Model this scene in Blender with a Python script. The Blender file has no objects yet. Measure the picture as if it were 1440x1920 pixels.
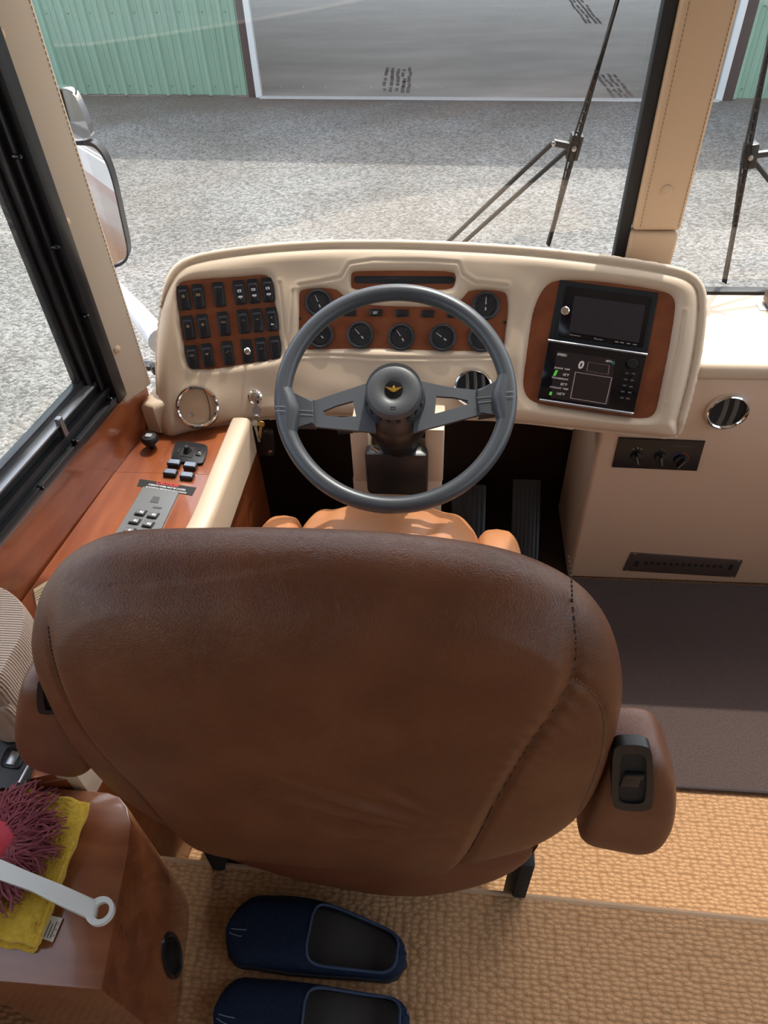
import bpy, bmesh, math, random
import numpy as np
from mathutils import Matrix, Vector
random.seed(4); rng = np.random.default_rng(4)
sc = bpy.context.scene; COL = sc.collection
# ------------------------------------------------------------------ camera
F = 1330.0; CH = 1.38
def nrm(a): a = np.array(a, float); return a/np.linalg.norm(a)
cD = nrm([65, 1370, F]); cX = np.array([16120, 530, -1330.]); cX = nrm(cX-cX.dot(cD)*cD); cZ = -cD; cY = np.cross(cZ, cX)
cam = bpy.data.cameras.new('camera'); camo = bpy.data.objects.new('camera', cam); COL.objects.link(camo)
cam.sensor_fit = 'HORIZONTAL'; cam.sensor_width = 36; cam.lens = 36*F/1440; cam.clip_start = .02; cam.clip_end = 300
camo.matrix_world = Matrix([[A[0], -A[1], -A[2], t] for A, t in ((cX, 0), (cY, 0), (cZ, CH))] + [[0, 0, 0, 1]])
sc.camera = camo
# ------------------------------------------------------------------ world, sun, exposure
w = bpy.data.worlds.new('sky'); sc.world = w; w.use_nodes = True
wn = w.node_tree.nodes; wl = w.node_tree.links
sky = wn.new('ShaderNodeTexSky'); sky.sky_type = 'NISHITA'; sky.sun_disc = False
sky.sun_elevation = math.radians(59); sky.sun_rotation = math.radians(22); sky.air_density = 1.0; sky.dust_density = 2.5
hs = wn.new('ShaderNodeHueSaturation'); hs.inputs['Saturation'].default_value = .5; wl.new(sky.outputs[0], hs.inputs['Color']); wl.new(hs.outputs[0], wn['Background'].inputs[0]); wn['Background'].inputs[1].default_value = .50
SUN = Vector((-.20, -.57, -1)).normalized()
sl = bpy.data.lights.new('sun', 'SUN'); sl.energy = 3.3; sl.angle = math.radians(.6); sl.color = (1, .95, .87)
so = bpy.data.objects.new('sun', sl); COL.objects.link(so); so.rotation_euler = SUN.to_track_quat('-Z', 'Y').to_euler(); so.location = (3, 6, 12)
sc.view_settings.view_transform = 'Standard'; sc.view_settings.look = 'None'; sc.view_settings.gamma = 1
sc.view_settings.use_curve_mapping = False; sc.view_settings.exposure = .35
# ------------------------------------------------------------------ points seen in the photograph, put on real planes
C0 = np.array([0, 0, CH])
def ray(px, py): c = np.array([px-720, py-960, F]); return np.array([c@cX, c@cY, c@cZ])
def onz(px, py, z): r = ray(px, py); return C0+(z-CH)/r[2]*r
def ony(px, py, y): r = ray(px, py); return C0+y/r[1]*r
def onp(px, py, p, n): r = ray(px, py); n = np.array(n, float); return C0+((np.array(p, float)-C0)@n)/(r@n)*r
# ------------------------------------------------------------------ materials
MATS = {}
def mat(name, col, rough=.5, metal=0., col2=None, vs=20., vscale=(1, 1, 1), bump=None, coat=0., emit=None, spec=.5, detail=4., ramp=(.35, .65), trans=0., sheen=0.):
    if name in MATS: return MATS[name]
    m = bpy.data.materials.new(name); m.use_nodes = True; t = m.node_tree; N = t.nodes; L = t.links
    b = N['Principled BSDF']; b.inputs['Base Color'].default_value = (*col, 1); b.inputs['Roughness'].default_value = rough
    b.inputs['Metallic'].default_value = metal; b.inputs['Specular IOR Level'].default_value = spec
    b.inputs['Coat Weight'].default_value = coat; b.inputs['Coat Roughness'].default_value = .08
    b.inputs['Sheen Weight'].default_value = sheen
    if trans: b.inputs['Transmission Weight'].default_value = trans
    if emit: b.inputs['Emission Color'].default_value = (*emit[0], 1); b.inputs['Emission Strength'].default_value = emit[1]
    tc = N.new('ShaderNodeTexCoord')
    def mp(s):
        q = N.new('ShaderNodeMapping'); q.inputs['Scale'].default_value = s; L.new(tc.outputs['Object'], q.inputs[0]); return q.outputs[0]
    if col2:
        n = N.new('ShaderNodeTexNoise'); n.inputs['Scale'].default_value = vs; n.inputs['Detail'].default_value = detail
        L.new(mp(vscale), n.inputs['Vector'])
        r = N.new('ShaderNodeValToRGB'); r.color_ramp.elements[0].position = ramp[0]; r.color_ramp.elements[1].position = ramp[1]
        r.color_ramp.elements[0].color = (*col, 1); r.color_ramp.elements[1].color = (*col2, 1)
        L.new(n.outputs['Fac'], r.inputs[0]); L.new(r.outputs[0], b.inputs['Base Color'])
    if bump:
        kind, s, st, dist = bump[:4]
        if kind == 'noise':
            x = N.new('ShaderNodeTexNoise'); x.inputs['Scale'].default_value = s; x.inputs['Detail'].default_value = 6; o = x.outputs['Fac']
        elif kind == 'leather':
            x = N.new('ShaderNodeTexVoronoi'); x.feature = 'DISTANCE_TO_EDGE'; x.inputs['Scale'].default_value = s; x.inputs['Randomness'].default_value = 1.
            mm = N.new('ShaderNodeMath'); mm.operation = 'MINIMUM'; L.new(x.outputs['Distance'], mm.inputs[0]); mm.inputs[1].default_value = .18; o = mm.outputs[0]
        else:
            x = N.new('ShaderNodeTexVoronoi'); x.inputs['Scale'].default_value = s; o = x.outputs['Distance']
        v = mp(bump[4] if len(bump) > 4 else (1, 1, 1))
        if kind == 'leather':
            nz = N.new('ShaderNodeTexNoise'); nz.inputs['Scale'].default_value = 40; L.new(v, nz.inputs['Vector'])
            mx = N.new('ShaderNodeMix'); mx.data_type = 'VECTOR'; mx.inputs['Factor'].default_value = .02
            L.new(v, mx.inputs['A']); L.new(nz.outputs['Color'], mx.inputs['B']); v = mx.outputs['Result']
        L.new(v, x.inputs['Vector'])
        bp = N.new('ShaderNodeBump'); bp.inputs['Strength'].default_value = st; bp.inputs['Distance'].default_value = dist
        L.new(o, bp.inputs['Height']); L.new(bp.outputs[0], b.inputs['Normal'])
    MATS[name] = m; return m
def glass_mat(name, tint=(1, 1, 1), base=.04, rough=0.):
    m = bpy.data.materials.new(name); m.use_nodes = True; t = m.node_tree; N = t.nodes; L = t.links; N.remove(N['Principled BSDF'])
    tr = N.new('ShaderNodeBsdfTransparent'); tr.inputs[0].default_value = (*tint, 1)
    gl = N.new('ShaderNodeBsdfGlossy'); gl.inputs['Roughness'].default_value = rough
    lw = N.new('ShaderNodeLayerWeight'); lw.inputs[0].default_value = .5
    pw = N.new('ShaderNodeMath'); pw.operation = 'POWER'; L.new(lw.outputs['Facing'], pw.inputs[0]); pw.inputs[1].default_value = 5
    fr = N.new('ShaderNodeMath'); fr.operation = 'MULTIPLY_ADD'; L.new(pw.outputs[0], fr.inputs[0]); fr.inputs[1].default_value = .92; fr.inputs[2].default_value = base
    mx = N.new('ShaderNodeMixShader'); L.new(fr.outputs[0], mx.inputs[0]); L.new(tr.outputs[0], mx.inputs[1]); L.new(gl.outputs[0], mx.inputs[2])
    L.new(mx.outputs[0], N['Material Output'].inputs[0]); MATS[name] = m; return m
def carpet_mat(name, c1, c2, sx, sy, st):
    m = bpy.data.materials.new(name); m.use_nodes = True; t = m.node_tree; N = t.nodes; L = t.links; b = N['Principled BSDF']
    b.inputs['Roughness'].default_value = .95; b.inputs['Specular IOR Level'].default_value = .1; b.inputs['Sheen Weight'].default_value = .15
    tc = N.new('ShaderNodeTexCoord'); mp = N.new('ShaderNodeMapping'); mp.inputs['Scale'].default_value = (1/sx, 1/sy, .01); L.new(tc.outputs['Object'], mp.inputs[0])
    v = N.new('ShaderNodeTexVoronoi'); v.voronoi_dimensions = '2D'; v.feature = 'SMOOTH_F1'; v.inputs['Scale'].default_value = 1; v.inputs['Randomness'].default_value = .5; v.inputs['Smoothness'].default_value = .15
    L.new(mp.outputs[0], v.inputs['Vector'])
    r = N.new('ShaderNodeValToRGB'); r.color_ramp.elements[0].position = .18; r.color_ramp.elements[1].position = .75; r.color_ramp.elements[0].color = (*c1, 1); r.color_ramp.elements[1].color = (*c2, 1); L.new(v.outputs['Distance'], r.inputs[0])
    n2 = N.new('ShaderNodeTexNoise'); n2.inputs['Scale'].default_value = 420; n2.inputs['Detail'].default_value = 3; L.new(tc.outputs['Object'], n2.inputs['Vector'])
    n2r = N.new('ShaderNodeValToRGB'); n2r.color_ramp.elements[0].position = .3; n2r.color_ramp.elements[1].position = .7; n2r.color_ramp.elements[0].color = (.72, .70, .68, 1); L.new(n2.outputs['Fac'], n2r.inputs[0])
    mx = N.new('ShaderNodeMix'); mx.data_type = 'RGBA'; mx.blend_type = 'MULTIPLY'; mx.inputs['Factor'].default_value = 1; L.new(r.outputs[0], mx.inputs['A']); L.new(n2r.outputs[0], mx.inputs['B']); L.new(mx.outputs['Result'], b.inputs['Base Color'])
    mi = N.new('ShaderNodeMath'); mi.operation = 'MULTIPLY_ADD'; mi.inputs[1].default_value = -1.2; L.new(v.outputs['Distance'], mi.inputs[0])
    m5 = N.new('ShaderNodeMath'); m5.operation = 'MULTIPLY'; m5.inputs[1].default_value = .4; L.new(n2.outputs['Fac'], m5.inputs[0]); L.new(m5.outputs[0], mi.inputs[2])
    bp = N.new('ShaderNodeBump'); bp.inputs['Strength'].default_value = st; bp.inputs['Distance'].default_value = .004
    L.new(mi.outputs[0], bp.inputs['Height']); L.new(bp.outputs[0], b.inputs['Normal']); MATS[name] = m; return m
def gravel_mat():
    m = bpy.data.materials.new('gravel'); m.use_nodes = True; t = m.node_tree; N = t.nodes; L = t.links; b = N['Principled BSDF']
    b.inputs['Roughness'].default_value = .8; tc = N.new('ShaderNodeTexCoord')
    v = N.new('ShaderNodeTexVoronoi'); v.inputs['Scale'].default_value = 48; L.new(tc.outputs['Object'], v.inputs['Vector'])
    r = N.new('ShaderNodeValToRGB'); e = r.color_ramp.elements
    e[0].position = .1; e[0].color = (.112, .106, .096, 1); e[1].position = .9; e[1].color = (.295, .287, .268, 1)
    sp = N.new('ShaderNodeSeparateColor'); L.new(v.outputs['Color'], sp.inputs[0]); L.new(sp.outputs[0], r.inputs[0])
    n = N.new('ShaderNodeTexNoise'); n.inputs['Scale'].default_value = .9; n.inputs['Detail'].default_value = 5; L.new(tc.outputs['Object'], n.inputs['Vector'])
    r2 = N.new('ShaderNodeValToRGB'); r2.color_ramp.elements[0].position = .3; r2.color_ramp.elements[1].position = .7
    r2.color_ramp.elements[0].color = (.72, .70, .66, 1); r2.color_ramp.elements[1].color = (1, 1, 1, 1); L.new(n.outputs['Fac'], r2.inputs[0])
    mx = N.new('ShaderNodeMix'); mx.data_type = 'RGBA'; mx.blend_type = 'MULTIPLY'; mx.inputs['Factor'].default_value = 1
    L.new(r.outputs[0], mx.inputs['A']); L.new(r2.outputs[0], mx.inputs['B'])
    # damp brown band of leaves and dirt along the garage wall
    sx = N.new('ShaderNodeSeparateXYZ'); L.new(tc.outputs['Object'], sx.inputs[0])
    n3 = N.new('ShaderNodeTexNoise'); n3.inputs['Scale'].default_value = 1.7; n3.inputs['Detail'].default_value = 6; L.new(tc.outputs['Object'], n3.inputs['Vector'])
    ma = N.new('ShaderNodeMath'); ma.operation = 'MULTIPLY_ADD'; ma.inputs[1].default_value = 2.2; L.new(n3.outputs['Fac'], ma.inputs[0]); L.new(sx.outputs['Y'], ma.inputs[2])
    mr = N.new('ShaderNodeMapRange'); mr.inputs['From Min'].default_value = 10.2; mr.inputs['From Max'].default_value = 11.6; mr.inputs['To Max'].default_value = .75; L.new(ma.outputs[0], mr.inputs['Value'])
    m2 = N.new('ShaderNodeMix'); m2.data_type = 'RGBA'; L.new(mr.outputs[0], m2.inputs['Factor']); L.new(mx.outputs['Result'], m2.inputs['A']); m2.inputs['B'].default_value = (.13, .095, .07, 1)
    L.new(m2.outputs['Result'], b.inputs['Base Color'])
    bp = N.new('ShaderNodeBump'); bp.inputs['Strength'].default_value = .9; bp.inputs['Distance'].default_value = .014; bp.invert = True
    L.new(v.outputs['Distance'], bp.inputs['Height']); L.new(bp.outputs[0], b.inputs['Normal']); MATS['gravel'] = m; return m
CREAM = mat('cream_vinyl', (.61, .47, .335), .5, bump=('noise', 420, .12, .0006))
TAN = mat('tan_vinyl', (.60, .41, .26), .5, bump=('noise', 420, .12, .0006))
WOOD = mat('cherry_wood', (.19, .042, .013), .28, col2=(.36, .105, .034), vs=9, vscale=(3.5, .5, 3.5), detail=8, coat=.8, ramp=(.25, .75))
WOODX = mat('cherry_veneer', (.17, .040, .014), .28, col2=(.27, .075, .027), vs=10, vscale=(2.5, 6, .5), detail=8, coat=.7, ramp=(.25, .75))
DWOOD = mat('cabinet_wood', (.16, .046, .016), .25, col2=(.26, .085, .032), vs=8, vscale=(.6, 4, 3), detail=8, coat=.8, ramp=(.3, .7))
LEA = mat('brown_leather', (.108, .034, .0125), .40, col2=(.142, .048, .018), vs=14, bump=('leather', 330, .55, .0016), spec=.38)
LEA_LIT = mat('sunlit_leather', (.42, .165, .062), .45, col2=(.50, .21, .085), vs=9, bump=('leather', 330, .2, .001))  # lit copy of the seat leather, with sunlight put into its colour
BLK = mat('black_plastic', (.012, .012, .014), .38)
BLKM = mat('black_matte', (.008, .008, .009), .7)
BLKG = mat('black_gloss', (.006, .006, .008), .12)
DGREY = mat('charcoal_leather', (.050, .055, .062), .36, bump=('leather', 500, .12, .0008))
SPOKE = mat('grey_satin_metal', (.095, .102, .115), .40, .3)
GREYP = mat('grey_plastic', (.20, .205, .21), .35, .2)
BTN = mat('slate_sky_button', (.20, .24, .31), .18)  # slate with the reflected sky put into its colour, lighter and bluer
CHROME = mat('chrome', (.85, .85, .86), .08, 1.)
STEEL = mat('brushed_steel', (.55, .55, .56), .3, 1.)
GOLD = mat('gold', (.75, .50, .10), .25, 1.)
WHT = mat('white_print', (.75, .75, .75), .6)
DIM = mat('dim_print', (.30, .29, .26), .6)
AMB = mat('amber_print', (.42, .29, .13), .6)
REDP = mat('red_print', (.75, .03, .03), .6)
GRN = mat('green_bar', (.10, .55, .05), .5, emit=((.10, .6, .05), .25))
LCD = mat('lcd_dark', (.030, .022, .024), .25)
SCRN = mat('screen_glass', (.030, .028, .034), .12)
FACE = mat('gauge_face', (.010, .010, .011), .35)
ALUB = mat('black_aluminium', (.018, .018, .020), .35, .3)
RUB = mat('black_rubber', (.012, .012, .013), .6)
MATB = mat('brown_mat_pile', (.062, .040, .036), .95, col2=(.10, .067, .060), vs=300, bump=('noise', 700, .6, .003), spec=.1, sheen=.3)
CARP = carpet_mat('woven_carpet', (.56, .33, .17), (.37, .195, .092), .0145, .0078, .8)
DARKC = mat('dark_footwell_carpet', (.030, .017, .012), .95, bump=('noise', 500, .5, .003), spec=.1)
CEIL = mat('ceiling_vinyl', (.62, .55, .46), .7)
IVORY = mat('ivory_plastic', (.66, .65, .60), .25)
YEL = mat('yellow_terry', (.82, .48, .015), .9, col2=(.92, .60, .04), vs=160, bump=('noise', 330, .9, .006, (1, 3, 1)), spec=.1, sheen=.3)
BURG = mat('burgundy_yarn', (.19, .035, .050), .85, col2=(.27, .065, .08), vs=60, spec=.1, sheen=.3)
CRIM = mat('crimson_cloth', (.40, .015, .035), .6)
DENIM = mat('navy_denim', (.008, .016, .038), .8, col2=(.014, .026, .056), vs=250, bump=('noise', 600, .4, .002), spec=.2)
INSOLE = mat('insole_grey', (.035, .030, .028), .9)
SOLE = mat('navy_sole', (.012, .016, .026), .6)
FAB = mat('beige_fabric', (.46, .34, .26), .85, bump=('noise', 500, .3, .002))
GREEN = mat('green_steel', (.215, .335, .245), .45, col2=(.25, .38, .28), vs=3, vscale=(1, 1, .3))
WTRIM = mat('white_trim', (.72, .72, .70), .5)
DTRIM = mat('brown_trim', (.075, .05, .045), .6)
CONC = mat('garage_concrete', (.085, .064, .053), .5, col2=(.26, .215, .188), vs=.9, vscale=(.7, 1.6, 1), detail=10, ramp=(.3, .72), bump=('noise', 20, .08, .01))
TYRE = mat('tyre_mark', (.085, .066, .057), .8, col2=(.15, .125, .11), vs=9)
BUSW = mat('white_paint', (.74, .74, .75), .15, coat=.6)
BUSM = mat('maroon_paint', (.26, .05, .045), .2, coat=.6)
BUST = mat('taupe_paint', (.36, .27, .23), .25, coat=.6)
MIRR = mat('mirror', (.9, .9, .9), .01, 1.)
PAPER = mat('paper_card', (.70, .58, .36), .7)
GLS = glass_mat('window_glass', (.96, .98, .97), .05); SHLD = glass_mat('windshield_glass', (.95, .97, .96), .10); CLEAR = glass_mat('dial_glass', base=.012)
GRAV = gravel_mat()
def rib_mat(m, sc_, st):
    t = m.node_tree; N = t.nodes; L = t.links; tc = N.new('ShaderNodeTexCoord'); w_ = N.new('ShaderNodeTexWave'); w_.bands_direction = 'Y'; w_.inputs['Scale'].default_value = sc_; w_.inputs['Distortion'].default_value = .4
    L.new(tc.outputs['Object'], w_.inputs['Vector']); b = N.new('ShaderNodeBump'); b.inputs['Strength'].default_value = st; b.inputs['Distance'].default_value = .002; L.new(w_.outputs['Fac'], b.inputs['Height']); L.new(b.outputs[0], N['Principled BSDF'].inputs['Normal'])
rib_mat(FAB, 75, .8)
# ------------------------------------------------------------------ mesh builder
I4 = Matrix.Identity(4)
def V(a): return Vector([float(q) for q in a])
def frame(o, ex, ez=None, ey=None):
    """4x4 frame at o: ex to the right, ez the outward normal"""
    ex = V(ex).normalized()
    if ez is None: ez = ex.cross(V(ey)).normalized()
    ez = V(ez).normalized(); ey2 = ez.cross(ex).normalized(); ex = ey2.cross(ez).normalized(); o = V(o)
    return Matrix([[ex[i], ey2[i], ez[i], o[i]] for i in range(3)]+[[0, 0, 0, 1]])
def T(x, y, z): return Matrix.Translation((x, y, z))
class MB:
    def __init__(s): s.v = []; s.f = []; s.m = []
    def take(s, bm, M, mi):
        k = len(s.v)
        for i, x in enumerate(bm.verts): x.index = i
        s.v += [tuple(M @ x.co) for x in bm.verts]
        for f in bm.faces: s.f.append([x.index+k for x in f.verts]); s.m.append(mi)
        bm.free(); return s
    def raw(s, vs, fs, mi=0, M=I4):
        k = len(s.v); s.v += [tuple(M @ V(p)) for p in vs]
        for f in fs: s.f.append([i+k for i in f]); s.m.append(mi)
        return s
    def box(s, M, a, b, bev=0., mi=0, seg=2):
        bm = bmesh.new(); bmesh.ops.create_cube(bm, size=1)
        for x in bm.verts: x.co = Vector([(a[i]+b[i])/2+x.co[i]*(b[i]-a[i]) for i in range(3)])
        if bev: bmesh.ops.bevel(bm, geom=bm.edges[:], offset=bev, segments=seg, profile=.5, affect='EDGES')
        return s.take(bm, M, mi)
    def prism(s, M, poly, z0, z1, bev=0., mi=0, seg=2):
        """poly (x,y) in the frame, extruded z0..z1, top edge bevelled"""
        bm = bmesh.new(); poly = [tuple(p[:2]) for p in poly]
        ar = sum(poly[i-1][0]*p[1]-p[0]*poly[i-1][1] for i, p in enumerate(poly))
        if ar < 0: poly = poly[::-1]
        lo = [bm.verts.new((x, y, z0)) for x, y in poly]; hi = [bm.verts.new((x, y, z1)) for x, y in poly]
        top = bm.faces.new(hi); bm.faces.new(lo[::-1]); n = len(poly)
        for i in range(n): bm.faces.new((lo[i], lo[(i+1) % n], hi[(i+1) % n], hi[i]))
        if bev: bmesh.ops.bevel(bm, geom=list(top.edges), offset=bev, segments=seg, profile=.5, affect='EDGES')
        return s.take(bm, M, mi)
    def ring(s, M, outer, inner, z0, z1, mi=0):
        n = len(outer); vs = [(x, y, z) for z in (z0, z1) for L_ in (outer, inner) for x, y in L_]; fs = []
        for i in range(n):
            j = (i+1) % n
            fs += [(i, j, n+j, n+i)[::-1], (2*n+i, 2*n+j, 3*n+j, 3*n+i), (i, j, 2*n+j, 2*n+i), (n+i, n+j, 3*n+j, 3*n+i)[::-1]]
        return s.raw(vs, fs, mi, M)
    def lathe(s, M, prof, seg=32, mi=0, a0=0., a1=2*math.pi, sx=1., sy=1.):
        full = abs(a1-a0-2*math.pi) < 1e-6; n = seg if full else seg+1; vs = []; fs = []
        for r, z in prof:
            for k in range(n): a = a0+(a1-a0)*k/seg; vs.append((r*math.cos(a)*sx, r*math.sin(a)*sy, z))
        for i in range(len(prof)-1):
            for k in range(seg):
                j = (k+1) % n; fs.append((i*n+k, i*n+j, (i+1)*n+j, (i+1)*n+k))
        if prof[0][0] > 1e-6 and full: fs.append(list(range(n))[::-1])
        if prof[-1][0] > 1e-6 and full: fs.append([(len(prof)-1)*n+k for k in range(n)])
        return s.raw(vs, fs, mi, M)
    def cyl(s, M, r, z0, z1, seg=24, mi=0, bev=0.):
        return s.lathe(M, [(r, z0), (r, z1-bev), (r-bev*.3, z1-bev*.3), (r-bev, z1)] if bev else [(r, z0), (r, z1)], seg, mi)
    def tube(s, pts, rad, seg=8, mi=0, closed=False, sx=1., up=(0, 0, 1)):
        P = [V(p) for p in pts]; n = len(P); vs = []; fs = []; up = V(up)
        for i, p in enumerate(P):
            a = P[i-1] if (i or closed) else p; b = P[(i+1) % n] if (i < n-1 or closed) else p
            t = (b-a).normalized(); q = up if abs(t.dot(up)) < .95 else Vector((1, .1, 0)); u = t.cross(q).normalized(); v_ = u.cross(t)
            r = rad[i] if hasattr(rad, '__len__') else rad
            for k in range(seg): an = 2*math.pi*k/seg; vs.append(p+u*math.cos(an)*r*sx+v_*math.sin(an)*r)
        for i in range(n if closed else n-1):
            j = (i+1) % n
            for k in range(seg): l = (k+1) % seg; fs.append((i*seg+k, i*seg+l, j*seg+l, j*seg+k))
        if not closed: fs += [list(range(seg))[::-1], [(n-1)*seg+k for k in range(seg)]]
        return s.raw(vs, fs, mi)
    def grid(s, f, nu, nv, mi=0, cu=False):
        vs = [f(i/(nu if cu else nu-1), j/(nv-1)) for j in range(nv) for i in range(nu)]
        fs = [(j*nu+i, j*nu+(i+1) % nu, (j+1)*nu+(i+1) % nu, (j+1)*nu+i) for j in range(nv-1) for i in range(nu if cu else nu-1)]
        return s.raw(vs, fs, mi)
    def text(s, M, txt, h, mi=0, align='CENTER', bold=0., sx=1.):
        c = bpy.data.curves.new('t', 'FONT'); c.body = txt; c.size = h*1.4; c.align_x = align; c.align_y = 'CENTER'; c.resolution_u = 2; c.offset = bold*h; c.extrude = 0.00012
        o = bpy.data.objects.new('t', c); COL.objects.link(o); dg = bpy.context.evaluated_depsgraph_get(); dg.update()
        me = bpy.data.meshes.new_from_object(o.evaluated_get(dg)); bm = bmesh.new(); bm.from_mesh(me)
        bpy.data.objects.remove(o); bpy.data.curves.remove(c); bpy.data.meshes.remove(me)
        return s.take(bm, M @ Matrix.Diagonal((sx, 1, 1, 1)), mi)
def tag(o, label=None, cat=None, group=None, kind=None):
    if label: o['label'] = label
    if cat: o['category'] = cat
    if group: o['group'] = group
    if kind: o['kind'] = kind
    return o
def obj(name, mb, mats, parent=None, label=None, cat=None, group=None, kind=None, ang=35, sub=0):
    me = bpy.data.meshes.new(name); me.from_pydata(mb.v, [], mb.f); me.polygons.foreach_set('material_index', mb.m)
    for m in (mats if isinstance(mats, (list, tuple)) else [mats]): me.materials.append(m)
    bm = bmesh.new(); bm.from_mesh(me); bmesh.ops.recalc_face_normals(bm, faces=bm.faces); bm.to_mesh(me); bm.free()
    me.polygons.foreach_set('use_smooth', [True]*len(me.polygons)); me.set_sharp_from_angle(angle=math.radians(ang))
    o = bpy.data.objects.new(name, me); COL.objects.link(o)
    if parent: o.parent = parent; o.matrix_parent_inverse = Matrix.Translation(parent.location).inverted() if parent.type == 'EMPTY' else I4
    if sub: md = o.modifiers.new('s', 'SUBSURF'); md.levels = sub; md.render_levels = sub
    return tag(o, label, cat, group, kind)
def thing(name, loc, label, cat, group=None, kind=None):
    o = bpy.data.objects.new(name, None); COL.objects.link(o); o.location = V(loc); o.empty_display_size = .05
    return tag(o, label, cat, group, kind)
def chaikin(p, n=2, closed=True):
    p = [np.array(q, float) for q in p]
    for _ in range(n):
        r = [] if closed else [p[0]]
        for i in range(len(p) if closed else len(p)-1):
            a, b = p[i], p[(i+1) % len(p)]; r += [a*.75+b*.25, a*.25+b*.75]
        if not closed: r.append(p[-1])
        p = r
    return p
def segdist(Pt, poly, closed=True):
    """distance of points (N,2) to a polyline, and inside mask"""
    poly = np.array([q[:2] for q in poly], float); n = len(poly); d = np.full(len(Pt), 1e9); ins = np.zeros(len(Pt), bool)
    for i in range(n if closed else n-1):
        a = poly[i]; b = poly[(i+1) % n]; ab = b-a; t = np.clip(((Pt-a)@ab)/max(ab@ab, 1e-12), 0, 1)
        d = np.minimum(d, np.hypot(*(Pt-a-t[:, None]*ab).T))
        if closed:
            c = (a[1] > Pt[:, 1]) != (b[1] > Pt[:, 1]); ins ^= c & (Pt[:, 0] < (b[0]-a[0])*(Pt[:, 1]-a[1])/((b[1]-a[1]) or 1e-12)+a[0])
    return d, ins
def sdf(Pt, poly): d, i = segdist(Pt, poly); return np.where(i, d, -d)      # positive inside
ST = 'structure'
# ================================================================== THE PLACE OUTSIDE
GZ = -1.2
m = MB(); m.raw([(-40, -30, GZ), (40, -30, GZ), (40, 45, GZ), (-40, 45, GZ)], [(0, 1, 2, 3)])
obj('gravel_yard', m, GRAV, label='pale grey gravel yard outside the windshield', cat='ground', kind=ST)
ga = math.atan(-.08); GM = Matrix.Translation((0, 10.35, GZ)) @ Matrix.Rotation(ga, 4, 'Z')   # garage frame: x along the front, y inwards
DX0, DX1 = -2.62, 3.22
m = MB(); m.box(GM, (-8.8, -.02, -.1), (6.8, 16, .015)); 
gf = obj('garage_floor', m, CONC, label='stained concrete floor inside the open garage', cat='floor', kind=ST)
m = MB(); m.box(GM, (DX0, -.10, -.05), (DX1, -.02, .02), .008)
obj('threshold', m, mat('threshold_concrete', (.42, .40, .38), .7), gf, kind=ST)
def tyre(pts, wd, n):
    m = MB()
    for k in range(n):
        o = (k-(n-1)/2)*wd/n
        for i in range(len(pts)-1):
            for j in range(5):
              (xa, ya), (xb, yb) = pts[i], pts[i+1]; ta, tb = (j+random.uniform(-.25, .2))/5, (j+random.uniform(.6, 1.2))/5; x0, y0, x1, y1 = xa+(xb-xa)*ta, ya+(yb-ya)*ta, xa+(xb-xa)*tb, ya+(yb-ya)*tb; o = (k-(n-1)/2)*wd/n+random.gauss(0, .008)
              m.raw([(x0+o, y0, .0165), (x0+o+wd/n*.55, y0, .0165), (x1+o+wd/n*.55, y1, .0165), (x1+o, y1, .0165)], [(0, 1, 2, 3)], 0, GM)
    return m
def gpt(px, py): p = GM.inverted() @ V(onz(px, py, GZ)); return (p.x, p.y)
obj('tyre_mark', tyre([gpt(1165, 185), gpt(1130, 140)], .30, 4), TYRE, gf)
obj('tyre_mark', tyre([gpt(1110, 45), gpt(1075, 0), gpt(1060, -20)], .30, 4), TYRE, gf)
obj('tyre_mark', tyre([gpt(740, 175), gpt(745, 128)], .42, 5), TYRE, gf)
gar = thing('garage', GM @ Vector((0, 0, 0)), 'metal garage with green ribbed walls and a wide open doorway', 'garage')
RIB = .305
def sheet(x0, x1, z0, z1, nm='wall_sheet'):
    m = MB(); xs = []
    k0 = math.floor(x0/RIB)
    prof = []
    k = k0
    while k*RIB < x1:
        b = k*RIB
        for dx, dy in ((0, 0), (.018, -.042), (.058, -.042), (.076, 0), (.135, 0), (.143, -.012), (.157, -.012), (.163, 0), (.215, 0), (.223, -.012), (.237, -.012), (.243, 0)): prof.append((b+dx, dy))
        k += 1
    prof = [p for p in prof if x0 <= p[0] <= x1]; prof = [(x0, prof[0][1])]+prof+[(x1, prof[-1][1])]
    vs = [(x, y, z) for z in (z0, z1) for x, y in prof]; n = len(prof)
    m.raw(vs, [(i, i+1, n+i+1, n+i) for i in range(n-1)], 0, GM)
    bolt = [(b, -.004) for b in [k*RIB+.11 for k in range(k0, int(x1/RIB)+1)] if x0 < b < x1]
    for bx_, by in bolt:
        for zz in (.12, .95, 1.9, 2.8): m.lathe(GM @ T(bx_, by, zz) @ Matrix.Rotation(math.pi/2, 4, 'X'), [(.009, 0), (.009, .006), (0, .008)], 6, 0)
    return obj(nm, m, GREEN, gar, ang=20)
x = DX0-.02
while x > -9: sheet(max(x-.915, -9), x, .02, 3.6); x -= .915
x = DX1+.12
while x < 7: sheet(x, min(x+.915, 7), .02, 3.6); x += .915
sheet(-9, 7, 3.6, 4.0, 'upper_wall_sheet')
m = MB(); m.box(GM, (DX0-.06, -.05, 0), (DX0+.02, .02, 3.6), .005); obj('door_jamb', m, WTRIM, gar)
m = MB(); m.box(GM, (DX0-.16, -.045, 0), (DX0-.06, .02, 3.6), .005); obj('corner_trim', m, DTRIM, gar)
m = MB(); m.box(GM, (DX1-.04, -.05, 0), (DX1+.04, .02, 3.6), .005); obj('door_jamb', m, WTRIM, gar)
m = MB(); m.box(GM, (DX1+.04, -.045, 0), (DX1+.16, .02, 3.6), .005); obj('corner_trim', m, DTRIM, gar)
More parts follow.
